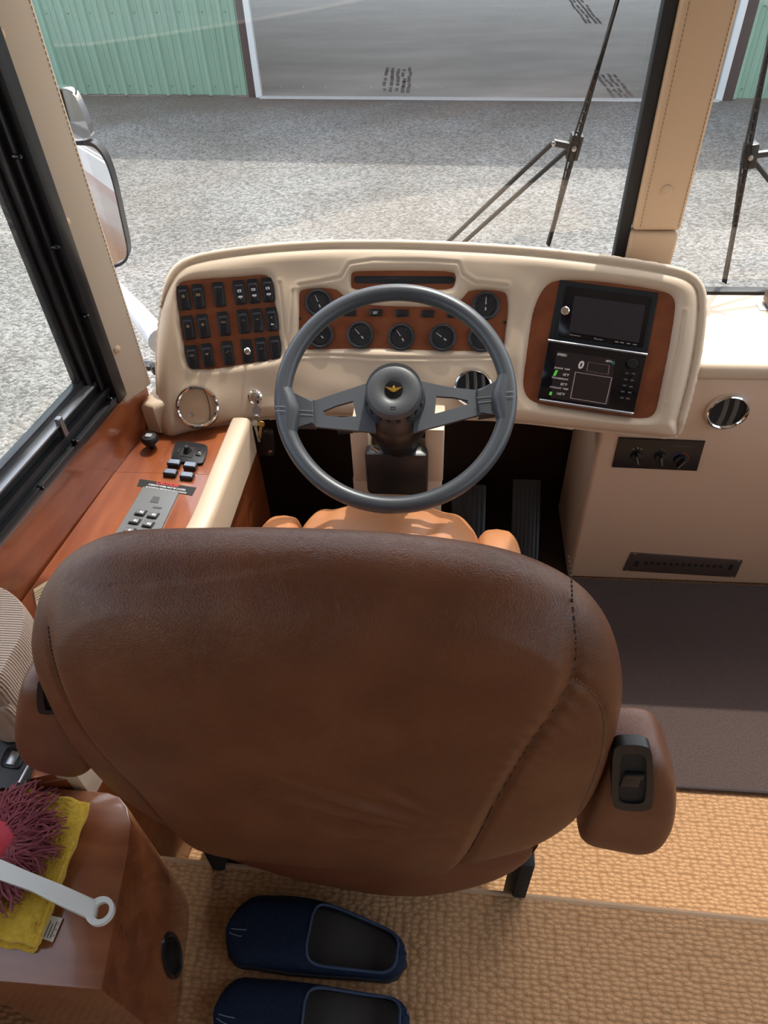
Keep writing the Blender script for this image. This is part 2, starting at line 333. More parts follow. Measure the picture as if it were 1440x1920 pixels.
m = MB(); m.box(GM, (DX0, -.05, 4.2), (DX1, .02, 3.62), .005); obj('door_header', m, WTRIM, gar)
m = MB(); m.box(GM, (-9, 0, 0), (-8.9, 16, 4)); obj('side_wall', m, GREEN, gar)
m = MB(); m.box(GM, (6.9, 0, 0), (7, 16, 4)); obj('side_wall', m, GREEN, gar)
m = MB(); m.box(GM, (-9.3, -.1, 4.0), (7.3, 16.2, 4.1)); obj('roof', m, WTRIM, gar)
# ================================================================== COACH SHELL
def wx(y): return -.746+.137*(y-.8)
WD = nrm([.137, 1, 0]); WNm = nrm([1, -.137, 0])
WM = frame((wx(0), 0, 0), WD, WNm)            # wall frame: x forward along the wall, y up, z into the room
L_ = math.hypot(1, .137)
def wl_(y): return y*L_
SILL = .529
m = MB(); m.box(WM, (wl_(-3.2), -.25, -.05), (wl_(1.30), SILL+.01, 0)); m.box(WM, (wl_(-3.2), 1.62, -.05), (wl_(1.30), 2.13, 0)); m.box(WM, (wl_(-3.2), SILL, -.05), (wl_(-2.2), 1.62, 0))
wleft = obj('wall_left', m, WOOD, label='polished cherry wood wall under the driver side window', cat='wall', kind=ST)
# window frame members
WY0 = -2.2
win = thing('window_1', (wx(.5), .5, SILL), 'black framed sliding side window beside the driver', 'window', kind=ST)
YG = 1.115; ZG = .615; YF = 1.205
m = MB()
for a, b, h in ((0, .018, .014), (.018, .030, .004), (.030, .042, .012), (.042, .056, .002), (.056, .068, .010), (.068, .086, .004)):
    m.box(WM, (wl_(-2.2), SILL+a, -.03-h*.0), (wl_(YF)-a, SILL+b, h-(a*.25)), .0015)
obj('window_frame', m, ALUB, win, label='black ridged bottom track of the window')
m = MB()
for a, b, h in ((0, .034, .016), (.034, .044, .004), (.044, .054, .012), (.054, .066, .002), (.066, .078, .010), (.078, .092, .004)):
    m.box(WM, (wl_(YF)-b, SILL+a, -.03), (wl_(YF)-a, 1.62, h-(a*.25)), .0015)
obj('window_frame', m, ALUB, win, label='black ridged upright of the window')
m = MB(); m.box(WM, (wl_(-2.2), 1.56, -.03), (wl_(YF), 1.62, .012), .002); obj('window_frame', m, ALUB, win)
m = MB(); m.box(WM, (wl_(-2.2), SILL+.07, -.026), (wl_(YF)-.08, SILL+.074, .008), .001); obj('aluminium_rail', m, mat('dull_aluminium', (.22, .22, .23), .35, .8), win)
m = MB(); m.box(WM, (wl_(1.0), SILL+.045, .0), (wl_(1.0)+.012, SILL+.085, .010), .001); obj('rail_clip', m, mat('dull_aluminium', (.22, .22, .23), .35, .8), win)
for q in ((65, 913), (130, 827), (20, 293), (92, 463), (150, 592), (195, 747)):
    p = onp(*q, (wx(.8), .8, .4), WNm); m = MB(); m.lathe(frame(p, WD, WNm), [(.0045, .006), (.0045, .016), (.003, .019), (0, .0195)], 10); obj('screw', m, BLKG, win)
m = MB(); m.box(WM, (wl_(-2.2), SILL+.07, -.022), (wl_(YF)-.085, 1.58, -.018)); obj('pane', m, GLS, win)
# A pillar
PB = V((wx(1.20)+.004, 1.204, 0)); PD = nrm([.035, .085, 0]); PM = frame(PB, PD, (PD[1], -PD[0], 0))
pil = thing('trim_1', (PB.x, PB.y, .5), 'cream padded pillar between the side window and the windshield', 'pillar', kind=ST)
m = MB(); m.box(PM, (0, .50, -.045), (.088, 2.13, 0), .008, seg=3); obj('pillar_cover', m, mat('beige_pillar_vinyl', (.58, .46, .34), .5, bump=('noise', 420, .12, .0006)), pil)
for q in ((124, 417), (219, 655), (0, 65)):
    p = onp(*q, PB, (PD[1], -PD[0], 0)); m = MB(); m.lathe(frame(p, PD, (PD[1], -PD[0], 0)), [(.0085, -.002), (.0085, .002), (.006, .0035), (0, .0045)], 16); obj('upholstery_button', m, TAN, pil)
for u in (.008, .080):
    m = MB()
    for k in range(110): z = .52+k*.0085; m.box(PM, (u-.0006, z, -.0005), (u+.0006, z+.0055, .0009))
    tag(obj('stitching', m, mat('tan_thread', (.45, .34, .24), .7), pil), kind='stuff')
# windshield
def shield_y(x): t = (.465-x)/1.145; return 1.695-.02*t-.345*t**2.6 if x < .465 else 1.695
def pane(x0, x1, nm, lab):
    m = MB(); f = lambda u, v: (x0+(x1-x0)*u, shield_y(x0+(x1-x0)*u)+.012,   .50+1.55*v); m.grid(f, 25, 2)
    o = obj(nm, m, SHLD, label=lab, cat='windshield', kind=ST); return o
w2 = pane(-.675, .44, 'window_2', 'driver side windshield pane behind the dashboard')
w3 = pane(.49, 1.6, 'window_3', 'passenger side windshield pane right of the centre post')
m = MB(); m.tube([(x, shield_y(x)+.01, .50) for x in np.linspace(-.675, .44, 20)], .014, 8); obj('gasket', m, RUB, w2)
m = MB(); m.box(I4, (.385, 1.668, .5), (.412, 1.70, 2.1), .004); obj('gasket', m, RUB, w2, label='black rubber seal along the centre post')
m = MB(); m.box(I4, (.50, 1.672, .515), (1.6, 1.70, .535), .004); obj('gasket', m, RUB, w3)
# centre post
post = thing('trim_2', (.465, 1.66, .5), 'tan padded centre post dividing the windshield', 'post', kind=ST)
m = MB(); m.box(I4, (.413, 1.655, .690), (.520, 1.70, 2.1), .009, seg=3); obj('post_cover', m, TAN, post)
m = MB(); m.box(I4, (.411, 1.648, .45), (.517, 1.70, .688), .008, seg=3); obj('post_foot', m, TAN, post)
p = ony(1250, 357, 1.655); m = MB(); m.lathe(frame(p, (1, 0, 0), (0, -1, 0)), [(.0115, -.002), (.0115, .002), (.009, .0035), (0, .003)], 20); obj('upholstery_button', m, TAN, post)
for u in (.428, .512):
    m = MB()
    for k in range(100): z = .70+k*.0085; m.box(I4, (u-.0006, 1.6543, z), (u+.0006, 1.6556, z+.0055))
    tag(obj('stitching', m, mat('brown_thread', (.25, .15, .08), .7), post), kind='stuff')
# floors
m = MB(); sy = lambda x: .452-.025*x
m.raw([(-1.4, -3.2, 0), (1.7, -3.2, 0), (1.7, sy(1.7), 0), (-1.0, sy(-1.0), 0), (1.7, sy(1.7)+.004, -.006), (-1, sy(-1)+.004, -.006), (1.7, sy(1.7), -.19), (-1, sy(-1), -.19)], [(0, 1, 2, 3), (3, 2, 4, 5), (5, 4, 6, 7)])
flo = obj('floor', m, CARP, label='tan woven carpet of the raised coach floor', cat='floor', kind=ST)
m = MB(); m.tube([(x, sy(x)-.002, -.004) for x in np.linspace(-1, 1.7, 12)], .006, 8); obj('nosing', m, mat('carpet_edge', (.46, .30, .18), .9, bump=('noise', 600, .5, .002)), flo)
m = MB(); m.box(I4, (-1, .40, -.25), (1.7, 1.78, -.18)); obj('floor', m, CARP, label='sunlit woven carpet of the lower cockpit floor', cat='floor', kind=ST)
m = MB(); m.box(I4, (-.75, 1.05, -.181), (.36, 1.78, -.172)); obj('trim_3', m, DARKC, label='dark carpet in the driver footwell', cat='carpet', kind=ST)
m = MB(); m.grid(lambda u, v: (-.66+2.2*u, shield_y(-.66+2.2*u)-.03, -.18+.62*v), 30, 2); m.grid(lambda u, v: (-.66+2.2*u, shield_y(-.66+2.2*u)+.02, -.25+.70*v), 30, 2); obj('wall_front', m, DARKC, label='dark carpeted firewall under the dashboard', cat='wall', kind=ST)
# ceiling, right wall
m = MB(); m.box(I4, (-1.3, -3.2, 2.13), (1.75, 1.75, 2.2)); m.box(I4, (-.8, 1.66, 2.05), (1.75, 1.74, 2.13)); obj('ceiling', m, CEIL, label='pale ceiling above the cockpit', cat='ceiling', kind=ST)
m = MB(); m.box(I4, (1.62, -3.2, -.25), (1.68, 1.7, .62)); m.box(I4, (1.62, -3.2, 1.70), (1.68, 1.7, 2.13)); m.box(I4, (1.62, 1.5, .62), (1.68, 1.7, 1.7)); m.box(I4, (1.62, -3.2, .62), (1.68, -2.2, 1.7)); obj('wall_right', m, CREAM, label='cream entry side wall', cat='wall', kind=ST)
m = MB(); m.box(I4, (1.648, -2.2, .62), (1.652, 1.5, 1.70)); obj('window_4', m, GLS, label='side window in the entry side wall', cat='window', kind=ST)
m = MB(); m.box(I4, (-1.4, -3.26, -.25), (1.7, -3.2, 2.13)); obj('wall_back', m, CREAM, label='cream wall at the back of the coach', cat='wall', kind=ST)
# outside flank, seen in the mirrors
fl = thing('coach_flank', (-1.0, -2, -.9), 'maroon and taupe painted side of the coach seen in the mirrors', 'coach side', kind=ST)
for a, b, mm_ in ((-.95, -.45, BUSM), (-.45, -.25, BUSW), (-.25, .30, BUST), (.30, .37, BUSM), (.37, .50, BUSW)):
    m = MB(); m.box(WM, (-8, a, -.075), (wl_(1.28), b, -.052)); obj('painted_band', m, mm_, fl)
m = MB(); m.box(WM, (-8, .5, -.075), (wl_(-2.25), 1.5, -.06)); obj('dark_glazing', m, BLKG, fl)
m = MB(); m.box(WM, (-8, 1.5, -.075), (wl_(-2.25), 1.9, -.06)); obj('upper_band', m, BUSM, fl)
# wipers
def wiper(blade, piv, arms, lab):
    y = 1.745; t = thing('windshield_wiper', ony(*piv, y), lab, 'wiper', 'windshield wipers')
    a, b = [V(ony(*q, y)) for q in blade]; d = (b-a).normalized(); p = V(ony(*piv, y)); L0 = (b-a).length; sd = Vector((d.z, 0, -d.x)).normalized()
    Mx = frame(a, sd, (0, -1, 0)); m = MB()
    dn = (Mx.inverted() @ b); sgn = 1 if dn.y > 0 else -1
    m.tube([a, b], [.004, .006, ][0:2], 6); obj('rubber_blade', m, RUB, t)
    m = MB(); pq = Mx.inverted() @ p; yc = abs(pq.y)
    n = 26
    for k in range(n):
        u0 = L0*(k/n); u1 = L0*((k+1)/n); c0 = .013*max(0, 1-abs(u0-yc)/(L0*.5)); c1 = .013*max(0, 1-abs(u1-yc)/(L0*.5))
        for off0, off1 in ((c0, c1), (-.001, -.001)):
            m.raw([(off0-.0016, sgn*u0, .012), (off0+.0016, sgn*u0, .012), (off1+.0016, sgn*u1, .012), (off1-.0016, sgn*u1, .012), (off0-.0016, sgn*u0, .004), (off0+.0016, sgn*u0, .004), (off1+.0016, sgn*u1, .004), (off1-.0016, sgn*u1, .004)], [(0, 1, 2, 3), (4, 5, 6, 7), (0, 4, 7, 3), (1, 5, 6, 2)], 0, Mx)
        if .18 < k/n < .85: m.box(Mx, (-.002, sgn*u0-.002, .004), (c0+.002, sgn*u0+.002, .013))
    obj('blade_frame', m, RUB, t)
    m = MB(); m.box(frame(p, d, (0, -1, 0)), (-.026, -.011, -.02), (.026, .016, .012), .003)
    e0 = V(ony(*arms[0][0], y)); m.tube([p, e0], .008, 8); obj('pivot_bracket', m, BLK, t)
    m = MB(); m.lathe(frame(p+Vector((.0, -.012, 0)), (1, 0, 0), (0, -1, 0)), [(.006, 0), (.006, .004), (0, .005)], 8); obj('nut', m, STEEL, t); m = MB(); m.lathe(frame(e0+Vector((.0, -.008, 0)), (1, 0, 0), (0, -1, 0)), [(.005, 0), (.005, .004), (0, .005)], 8); obj('nut', m, STEEL, t)
    for (q0, q1) in arms:
        m = MB(); a1 = V(ony(*q0, y+.006)); b1 = V(ony(*q1, y+.03)); ex = a1+(b1-a1)*1.35; m.tube([a1, ex], .0055, 8); obj('arm', m, RUB, t)
wiper(((1163, -20), (1028, 458)), (1075, 275), (((1037, 267), (847, 447)), ((1062, 282), (878, 447))), 'black windshield wiper left of the centre post')
wiper(((1452, 20), (1358, 528)), (1404, 292), (((1445, 287), (1560, 305)), ((1412, 300), (1500, 410))), 'black windshield wiper right of the centre post')
# side mirror
MY = 1.98
mir = thing('side_mirror', ony(180, 480, MY), 'chrome backed two glass side mirror outside the left windshield corner', 'mirror')
mn = nrm([.215, -.97, .09]); mp0 = ony(165, 330, MY); MMx = frame(mp0, (.95, .31, 0), mn)
def mirror_poly(pts): return [tuple((MMx.inverted() @ V(onp(*q, mp0, mn)))[:2]) for q in pts]
up = chaikin(mirror_poly([(60, 172), (85, 165), (120, 164), (138, 172), (152, 200), (170, 245), (172, 260), (150, 264), (60, 262)]), 2)
lo = chaikin(mirror_poly([(60, 268), (110, 264), (160, 264), (180, 268), (200, 295), (215, 340), (232, 420), (243, 470), (240, 488), (222, 500), (190, 503), (100, 500), (60, 480)]), 2)
for nm, pl in (('mirror_glass', up), ('mirror_glass', lo)):
    c = sum(pl)/len(pl); m = MB(); m.prism(MMx, [c+(p-c)*.955 for p in pl], .002, .006); obj(nm, m, MIRR, mir)
    m = MB(); m.prism(MMx, pl, -.05, 0, .006); m.ring(MMx, pl, [c+(p-c)*.95 for p in pl], -.002, .010); obj('housing', m, CHROME if pl is up else BLK, mir)
# lower mirror arm to the coach corner
pa = [onz(205, 525, .43), onz(235, 560, .435), onz(262, 590, .44), onz(300, 640, .43)]
m = MB(); m.tube([V(p) for p in chaikin(pa, 2, False)], [.020+.0010*k for k in range(len(chaikin(pa, 2, False)))], 14, sx=.9); obj('arm', m, BUSW, mir, label='white curved mirror arm')
m = MB(); m.tube([V(onz(195, 505, .44)), V(ony(180, 470, MY+.02))], .018, 10); obj('arm_joint', m, BUSW, mir)
# ================================================================== DASHBOARD POD
TAU = math.atan(.606); ZB = .39; XA, XB = -.27, .17; SL, SR = math.tan(math.radians(16)), math.tan(math.radians(11.5)); KS = .05
sp = lambda t: (t+np.sqrt(t*t+KS*KS))/2
dsp = lambda t: (1+t/np.sqrt(t*t+KS*KS))/2
def yc(x): return 1.305-SL*sp(XA-x)-SR*sp(x-XB)
def dyc(x): return SL*dsp(XA-x)-SR*dsp(x-XB)
def pod(x, v, h=0.):
    n = np.array([dyc(x), -1, math.tan(TAU)]); n /= np.linalg.norm(n)
    return np.array([x, yc(x)+v*math.sin(TAU), ZB+v*math.cos(TAU)])+n*h
def podxv(px, py):
    r = ray(px, py); t = 1.2/r[1]
    for _ in range(30):
        p = C0+t*r; e = p[1]-yc(p[0])-(p[2]-ZB)*math.tan(TAU); g = r[1]-dyc(p[0])*r[0]-r[2]*math.tan(TAU); t -= e/g
    p = C0+t*r; return np.array([p[0], (p[2]-ZB)/math.cos(TAU)])
def podM(px, py, h=0.):
    x, v = podxv(px, py); n = np.array([dyc(x), -1, math.tan(TAU)]); return frame(pod(x, v, h), (1, dyc(x), 0), n)
def podpoly(pts, n=2): return chaikin([podxv(*q) for q in pts], n)
OUT = podpoly([(290, 640), (289, 700), (293, 780), (301, 815), (318, 825), (345, 815), (400, 802), (455, 790), (560, 784), (740, 786), (900, 788), (985, 797), (1100, 808), (1200, 818), (1258, 825), (1278, 818), (1295, 760), (1310, 700), (1321, 640), (1327, 580), (1325, 540), (1308, 515), (1275, 500), (1200, 487), (1100, 473), (1000, 463), (880, 454), (750, 449), (620, 450), (500, 456), (420, 466), (370, 475), (340, 485), (318, 505), (305, 535), (297, 585)], 2)
O_SW = podpoly([(327, 545), (330, 528), (345, 521), (386, 517), (440, 514), (492, 509), (507, 515), (515, 533), (524, 602), (530, 646), (529, 670), (520, 677), (451, 689), (378, 697), (357, 692), (346, 679), (337, 638), (328, 575)])
O_GA = podpoly([(556, 650), (556, 600), (556, 550), (562, 538), (600, 535), (632, 537), (645, 550), (668, 566), (720, 570), (800, 570), (850, 568), (868, 552), (876, 540), (900, 538), (940, 540), (955, 548), (957, 575), (953, 620), (950, 655), (940, 663), (900, 662), (750, 660), (600, 659), (565, 659)])
O_SL = podpoly([(652, 512), (660, 502), (700, 501), (800, 502), (850, 503), (860, 512), (859, 532), (850, 547), (800, 549), (700, 548), (660, 547), (652, 538)])
O_RA = podpoly([(1050, 520), (1026, 527), (1009, 547), (996, 580), (989, 627), (979, 693), (977, 725), (987, 750), (1010, 762), (1060, 770), (1160, 785), (1207, 790), (1229, 784), (1239, 760), (1261, 650), (1273, 577), (1269, 555), (1253, 543), (1193, 531), (1110, 521)])
SEAMS = [[podxv(*q) for q in s] for s in ([(562, 667), (700, 671), (800, 672), (945, 670)], [(549, 545), (545, 600), (541, 650)], [(524, 530), (533, 600), (540, 655)], [(1282, 585), (1272, 650), (1250, 750)],
         [(560, 534), (600, 528), (640, 520), (655, 494), (700, 487), (800, 488), (860, 492), (868, 515), (890, 530), (950, 536)])]
GR = .0026
xs = np.arange(min(p[0] for p in OUT)-.02, max(p[0] for p in OUT)+.02, GR); vs_ = np.arange(min(p[1] for p in OUT)-.02, max(p[1] for p in OUT)+.02, GR)
XX, VV = np.meshgrid(xs, vs_); PT = np.stack([XX.ravel(), VV.ravel()], 1)
do = sdf(PT, OUT); R0 = .030
def roll(d, R): t = np.clip(1-d/R, 0, 1); return -R*(1-np.sqrt(np.maximum(0, 1-t*t)))
pmask = np.clip((PT[:, 1]-.30)/.05, 0, 1)*np.clip((PT[:, 0]+.66)/.08, 0, 1); pmask = np.maximum(pmask, np.clip((PT[:, 0]-.36)/.06, 0, 1)*np.clip((PT[:, 1]-.03)/.03, 0, 1)); pip = .0015+.0095*pmask
hh = roll(do-pip, R0); e = do-pip
lip = -R0*.55+np.where(pmask > .02, .008*pmask*np.sqrt(np.maximum(0, 1-((do-pip*.55)/(pip*.75))**2)), -.012)
hh = np.where(do < pip*1.3, np.maximum(np.where(e < 0, -R0+e*6, hh), np.where(do > -.004, lip, -1)), hh)
hh = np.where(do < -.003, np.minimum(hh, -R0*.5+(do+.003)*14), hh)
for O, r in ((O_SW, .017), (O_GA, .015), (O_SL, .012), (O_RA, .024)):
    d = -sdf(PT, O)+.006
    hh = np.minimum(hh, np.where(d > 0, roll(d, r), -r+np.maximum(d, -.012)*2))
for s in SEAMS:
    d, _ = segdist(PT, s, False); hh -= .0022*np.exp(-(d/.0022)**2)-.0008*np.exp(-((d-.006)/.004)**2)
# soft sag of the padding
hh += .0035*np.sin(PT[:, 0]*23+PT[:, 1]*9)*np.sin(PT[:, 1]*31)*np.clip((do-.03)/.05, 0, 1)
keep = (do > -.014).reshape(XX.shape); idx = -np.ones(XX.size, int); kk = np.nonzero(keep.ravel())[0]; idx[kk] = np.arange(len(kk))
nn = np.stack([dyc(PT[kk, 0]), -np.ones(len(kk)), np.full(len(kk), math.tan(TAU))], 1); nn /= np.linalg.norm(nn, axis=1)[:, None]
bp_ = np.stack([PT[kk, 0], yc(PT[kk, 0])+PT[kk, 1]*math.sin(TAU), ZB+PT[kk, 1]*math.cos(TAU)], 1)+nn*hh[kk, None]
I = idx.reshape(XX.shape); q = np.stack([I[:-1, :-1], I[:-1, 1:], I[1:, 1:], I[1:, :-1]], -1).reshape(-1, 4); q = q[(q >= 0).all(1)]
dash = thing('dashboard', pod(-.05, 0), 'cream leather dashboard pod with wood instrument panels behind the steering wheel', 'dashboard')
m = MB(); m.v = [tuple(p) for p in bp_]; m.f = q.tolist(); m.m = [0]*len(m.f)
obj('padded_cover', m, CREAM, dash, ang=180)
def panel(O, h, name, mt, lab=None):
    m = MB(); c = sum(O)/len(O); pl = [c+(p-c)*1.03 for p in O]; n = len(pl)
    rings = [[c+(p-c)*k for p in pl] for k in (1, .66, .33)]
    vs = [pod(p[0], p[1], h) for r in rings for p in r]+[pod(c[0], c[1], h)]
    fs = [(r*n+i, r*n+(i+1) % n, (r+1)*n+(i+1) % n, (r+1)*n+i) for r in range(2) for i in range(n)]+[(2*n+i, 2*n+(i+1) % n, 3*n) for i in range(n)]
    k = len(vs); vs += [pod(p[0], p[1], h-.012) for p in pl]; fs += [(i, k+i, k+(i+1) % n, (i+1) % n) for i in range(n)]
    m.raw(vs, fs); return obj(name, m, mt, dash, lab, ang=60)
HP = -.011
psw = panel(O_SW, HP, 'switch_panel', WOODX); pga = panel(O_GA, HP, 'gauge_panel', WOODX); psl = panel(O_SL, HP+.001, 'slot_panel', WOODX); pra = panel(O_RA, HP-.004, 'radio_panel', WOODX)
# rocker switches
def rrect(w, h, r, n=3):
    return [((w/2-r)*sx+r*math.cos(a), (h/2-r)*sy+r*math.sin(a)) for sx, sy, a0 in ((1, 1, 0), (-1, 1, 90), (-1, -1, 180), (1, -1, 270)) for a in [math.radians(a0+90*k/n) for k in range(n+1)]]
def icon(m, M, k):
    z = .0
    if k == 'fan':
        m.lathe(M, [(.0033, 0), (.0033, .0003), (.0022, .0003), (.0022, 0)], 10, 2); m.cyl(M, .0011, 0, .0003, 8, 2)
    elif k == 'lamp':
        m.prism(M, [(-.004, -.003), (-.002, -.003), (-.002, .003), (-.004, .003)], 0, .0003, mi=2); m.lathe(M @ T(.002, 0, 0), [(.003, 0), (.003, .0003), (.002, .0003), (.002, 0)], 10, 2)
        for j in (-1, 0, 1): m.box(M, (-.0010, j*.0022-.0004, 0), (.0, j*.0022+.0004, .0003), mi=2)
    elif k == 'two':
        m.prism(M, rrect(.0085, .0055, .001), 0, .0003, mi=1); m.prism(M @ T(.0005, -.0125, 0), rrect(.0095, .0042, .0008), 0, .0003, mi=1); m.cyl(M @ T(.001, -.0165, 0), .0008, 0, .0003, 8, 1)
        m.prism(M, rrect(.003, .0022, .0005), .0003, .0005, mi=0)
    elif k == 'line':
        m.box(M, (-.004, -.0018, 0), (.004, -.0011, .0003), mi=2); m.box(M, (-.0015, .0006, 0), (.0025, .0012, .0003), mi=2)
    elif k == 'bars':
        for a in (-.0036, 0, .0036): m.box(M, (a-.0013, -.001, 0), (a+.0013, .001, .0003), mi=2)
        m.box(M, (-.0045, .002, 0), (.0045, .0026, .0003), mi=2)
    elif k == 'zig':
        m.box(M @ Matrix.Rotation(.6, 4, 'Z'), (-.003, -.0005, 0), (.003, .0005, .0003), mi=2); m.box(M, (-.0045, -.0018, 0), (-.002, -.0010, .0003), mi=2); m.box(M, (.002, .0008, 0), (.0045, .0016, .0003), mi=2)
    elif k == 'heart':
        m.prism(M, [(0, -.003), (.004, .001), (.002, .003), (0, .001), (-.002, .003), (-.004, .001)], 0, .0003, mi=2)
    elif k == 'duo':
        m.prism(M, [(-.002, -.001), (.002, .0), (.001, .0022), (-.001, .0018)], 0, .0003, mi=2); m.prism(M @ T(0, -.0135, 0), [(-.0035, -.002), (.0035, -.002), (.002, .001), (-.001, 0), (-.002, .003)], 0, .0003, mi=1)
SWI = [('fan', 165, 400), ('lamp', 355, 380), ('', 620, 355), ('two', 885, 330), ('two', 1065, 312), ('two', 1250, 295), ('fan', 225, 785), ('fan', 415, 763), ('bars', 680, 735), ('line', 935, 705), ('line', 1115, 690), ('duo', 1300, 675), ('bars', 275, 1165), ('heart', 470, 1142), ('zig', 735, 1112), ('toggle', 985, 1085), ('line', 1165, 1065), ('', 1345, 1045)]
for k, cx, cy in SWI:
    M = podM(320+cx/6.857, 500+cy/6.857, HP) @ Matrix.Rotation(math.radians(-1.5), 4, 'Z'); m = MB()
    if k == 'toggle':
        m.prism(M, rrect(.0245, .051, .003), 0, .004, .0008); m.lathe(M, [(.0075, .004), (.0075, .007), (.005, .009), (.005, .011), (0, .011)], 16, 1); m.tube([M @ Vector((0, 0, .009)), M @ Vector((.003, -.005, .026))], [.0022, .0034], 10, 1)
        obj('toggle_switch', m, [BLK, CHROME], psw, 'chrome toggle on a black plate'); continue
    m.prism(M, rrect(.025, .052, .004), 0, .005, .0012)
    tilt = M @ T(0, -.003, .0075) @ Matrix.Rotation(math.radians(7), 4, 'X')
    m.prism(tilt, rrect(.0195, .040, .003), -.005, .0035, .0012, mi=3)
    m.box(tilt, (-.008, .0155, .003), (.008, .0185, .0048), .0006, 4)
    if k: icon(m, tilt @ T(0, .0065, .0036), k)
    else: m.box(tilt, (-.005, .006, .0036), (.005, .009, .0039), mi=5)
    obj('rocker_switch', m, [BLK, WHT, AMB, mat('rocker_plastic', (.016, .017, .021), .32), mat('rocker_edge', (.05, .055, .07), .3), mat('smoked_red_lens', (.05, .012, .010), .3)], psw)
# gauges
def gauge(px, py, ang, r=.0305):
    M = podM(px, py, HP); m = MB()
    m.lathe(M, [(r, 0), (r, .006), (r*.95, .011), (r*.84, .012), (r*.76, .008), (r*.74, .004)], 36)
    m.lathe(M, [(r*.76, .0035), (0, .0035)], 36, 1)
    for k in range(9):
        a = math.radians(215-k*31.5); c, s = math.cos(a), math.sin(a)
        m.box(M @ Matrix.Rotation(a, 4, 'Z'), (r*.56, -.0004, .0036), (r*.68, .0004, .0040), mi=2 if k < 6 else 4)
    m.text(M @ T(0, -.012, .0037), ('VOLTS', 'OIL', 'FUEL', 'TEMP', 'AIR', 'PSI', 'AMPS')[ang[1]], .0032, 2)
    m.box(M, (-.002, .005, .0036), (.002, .008, .0039), mi=2)
    a = math.radians(ang[0]); m.prism(M @ Matrix.Rotation(a, 4, 'Z'), [(-.010, -.0016), (.0185, -.0006), (.0185, .0006), (-.010, .0016)], .0048, .0056, mi=3); m.cyl(M, .0032, .0036, .0062, 12, 0)
    m.lathe(M, [(r*.77, .0072), (0, .0072)], 30, 5)
    obj('gauge', m, [mat('gauge_bezel', (.022, .024, .028), .4), FACE, DIM, WHT, mat('gauge_red', (.35, .03, .02), .6), CLEAR], pga)
for px, py, a, t in ((597, 568, 108, 0), (600, 628, 132, 1), (675, 628, 132, 5), (752, 632, 125, 2), (830, 633, 145, 3), (903, 634, 135, 4), (911, 573, 90, 6)): gauge(px, py, (a, t))
for i, (px, py) in enumerate(((655, 586), (704, 586), (753, 587), (802, 588), (850, 589))):
    M = podM(px, py, HP); m = MB(); m.prism(M, rrect(.0285, .0155, .002), 0, .004, .001); m.prism(M, rrect(.024, .011, .001), .004, .0052, .0005, mi=1)
    if i == 1: m.prism(M @ T(-.002, 0, 0), [(-.005, -.003), (.004, -.003), (.007, .003), (-.003, .003)], .0052, .0055, mi=2)
    obj('warning_light', m, [BLK, mat('smoked_lens', (.022, .020, .020), .25), DIM], pga)
for px, py in ((562, 597), (947, 604)): m = MB(); m.cyl(podM(px, py, HP), .0035, 0, .002, 10); obj('panel_screw', m, BLK, pga)
# slot in the top panel
M = podM(757, 524, HP+.001); m = MB(); m.prism(M, rrect(.222, .0155, .007, 6), -.004, .0012, .0005); obj('slot', m, BLKM, psl, 'black slot')
# radio stack
def podquad(pts, h, dz, name, mt, parent, bev=.002, lab=None):
    c = np.mean(pts, 0); M = podM(c[0], c[1], h); n = np.array(M.col[2][:3]); o = np.array(M.col[3][:3]); Mi = M.inverted()
    m = MB(); m.prism(M, [tuple((Mi @ V(onp(*q, o, n)))[:2]) for q in pts], -.01, dz, bev); return obj(name, m, mt, parent, lab)
HR = HP-.004
ru = podquad([(1050, 525), (1235, 549), (1213, 664), (1028, 638)], HR, .004, 'head_unit', BLKM, pra)
MR = podM(1135, 590, HR+.004); RO = np.array(MR.col[3][:3]); RN = np.array(MR.col[2][:3]); RMi = MR.inverted()
def rp(px, py): p = RMi @ V(onp(px, py, RO, RN)); return (p.x, p.y)
def rquad(pts, z0, z1, name, mt, bev=0., lab=None, extra=None):
    m = MB(); m.prism(MR, [rp(*q) for q in pts], z0, z1, bev); return obj(name, m, mt, pra, lab)
rquad([(1062, 537), (1222, 558), (1205, 652), (1043, 630)], 0, .006, 'bezel', BLKG, .002)
rquad([(1077, 555), (1210, 573), (1197, 643), (1067, 622)], .006, .0068, 'screen', SCRN, .0, 'dark touch screen')
def along(q0, q1):
    a = Vector((*rp(*q0), 0)); b = Vector((*rp(*q1), 0)); return math.atan2(b.y-a.y, b.x-a.x), (b-a).length
m = MB(); m.lathe(MR @ T(*rp(1060, 583), .006), [(.009, 0), (.009, .006), (.007, .008), (0, .008)], 20); obj('volume_knob', m, CHROME, pra)
ta, tl = along((1067, 622), (1197, 643))
m = MB(); m.text(MR @ T(*rp(1122, 636), .0063) @ Matrix.Rotation(ta, 4, 'Z'), 'Pioneer', .0045, 0, bold=.01)
for dx in (1156, 1166, 1178, 1190): m.box(MR @ T(*rp(dx, 641+(dx-1156)*.15), .006) @ Matrix.Rotation(ta, 4, 'Z'), (-.004, -.001, 0), (.004, .001, .0007))
m.box(MR @ T(*rp(1078, 629), .006) @ Matrix.Rotation(ta, 4, 'Z'), (-.012, -.0007, 0), (.012, .0007, .0005)); tag(obj('lettering', m, DIM, pra), kind='stuff')
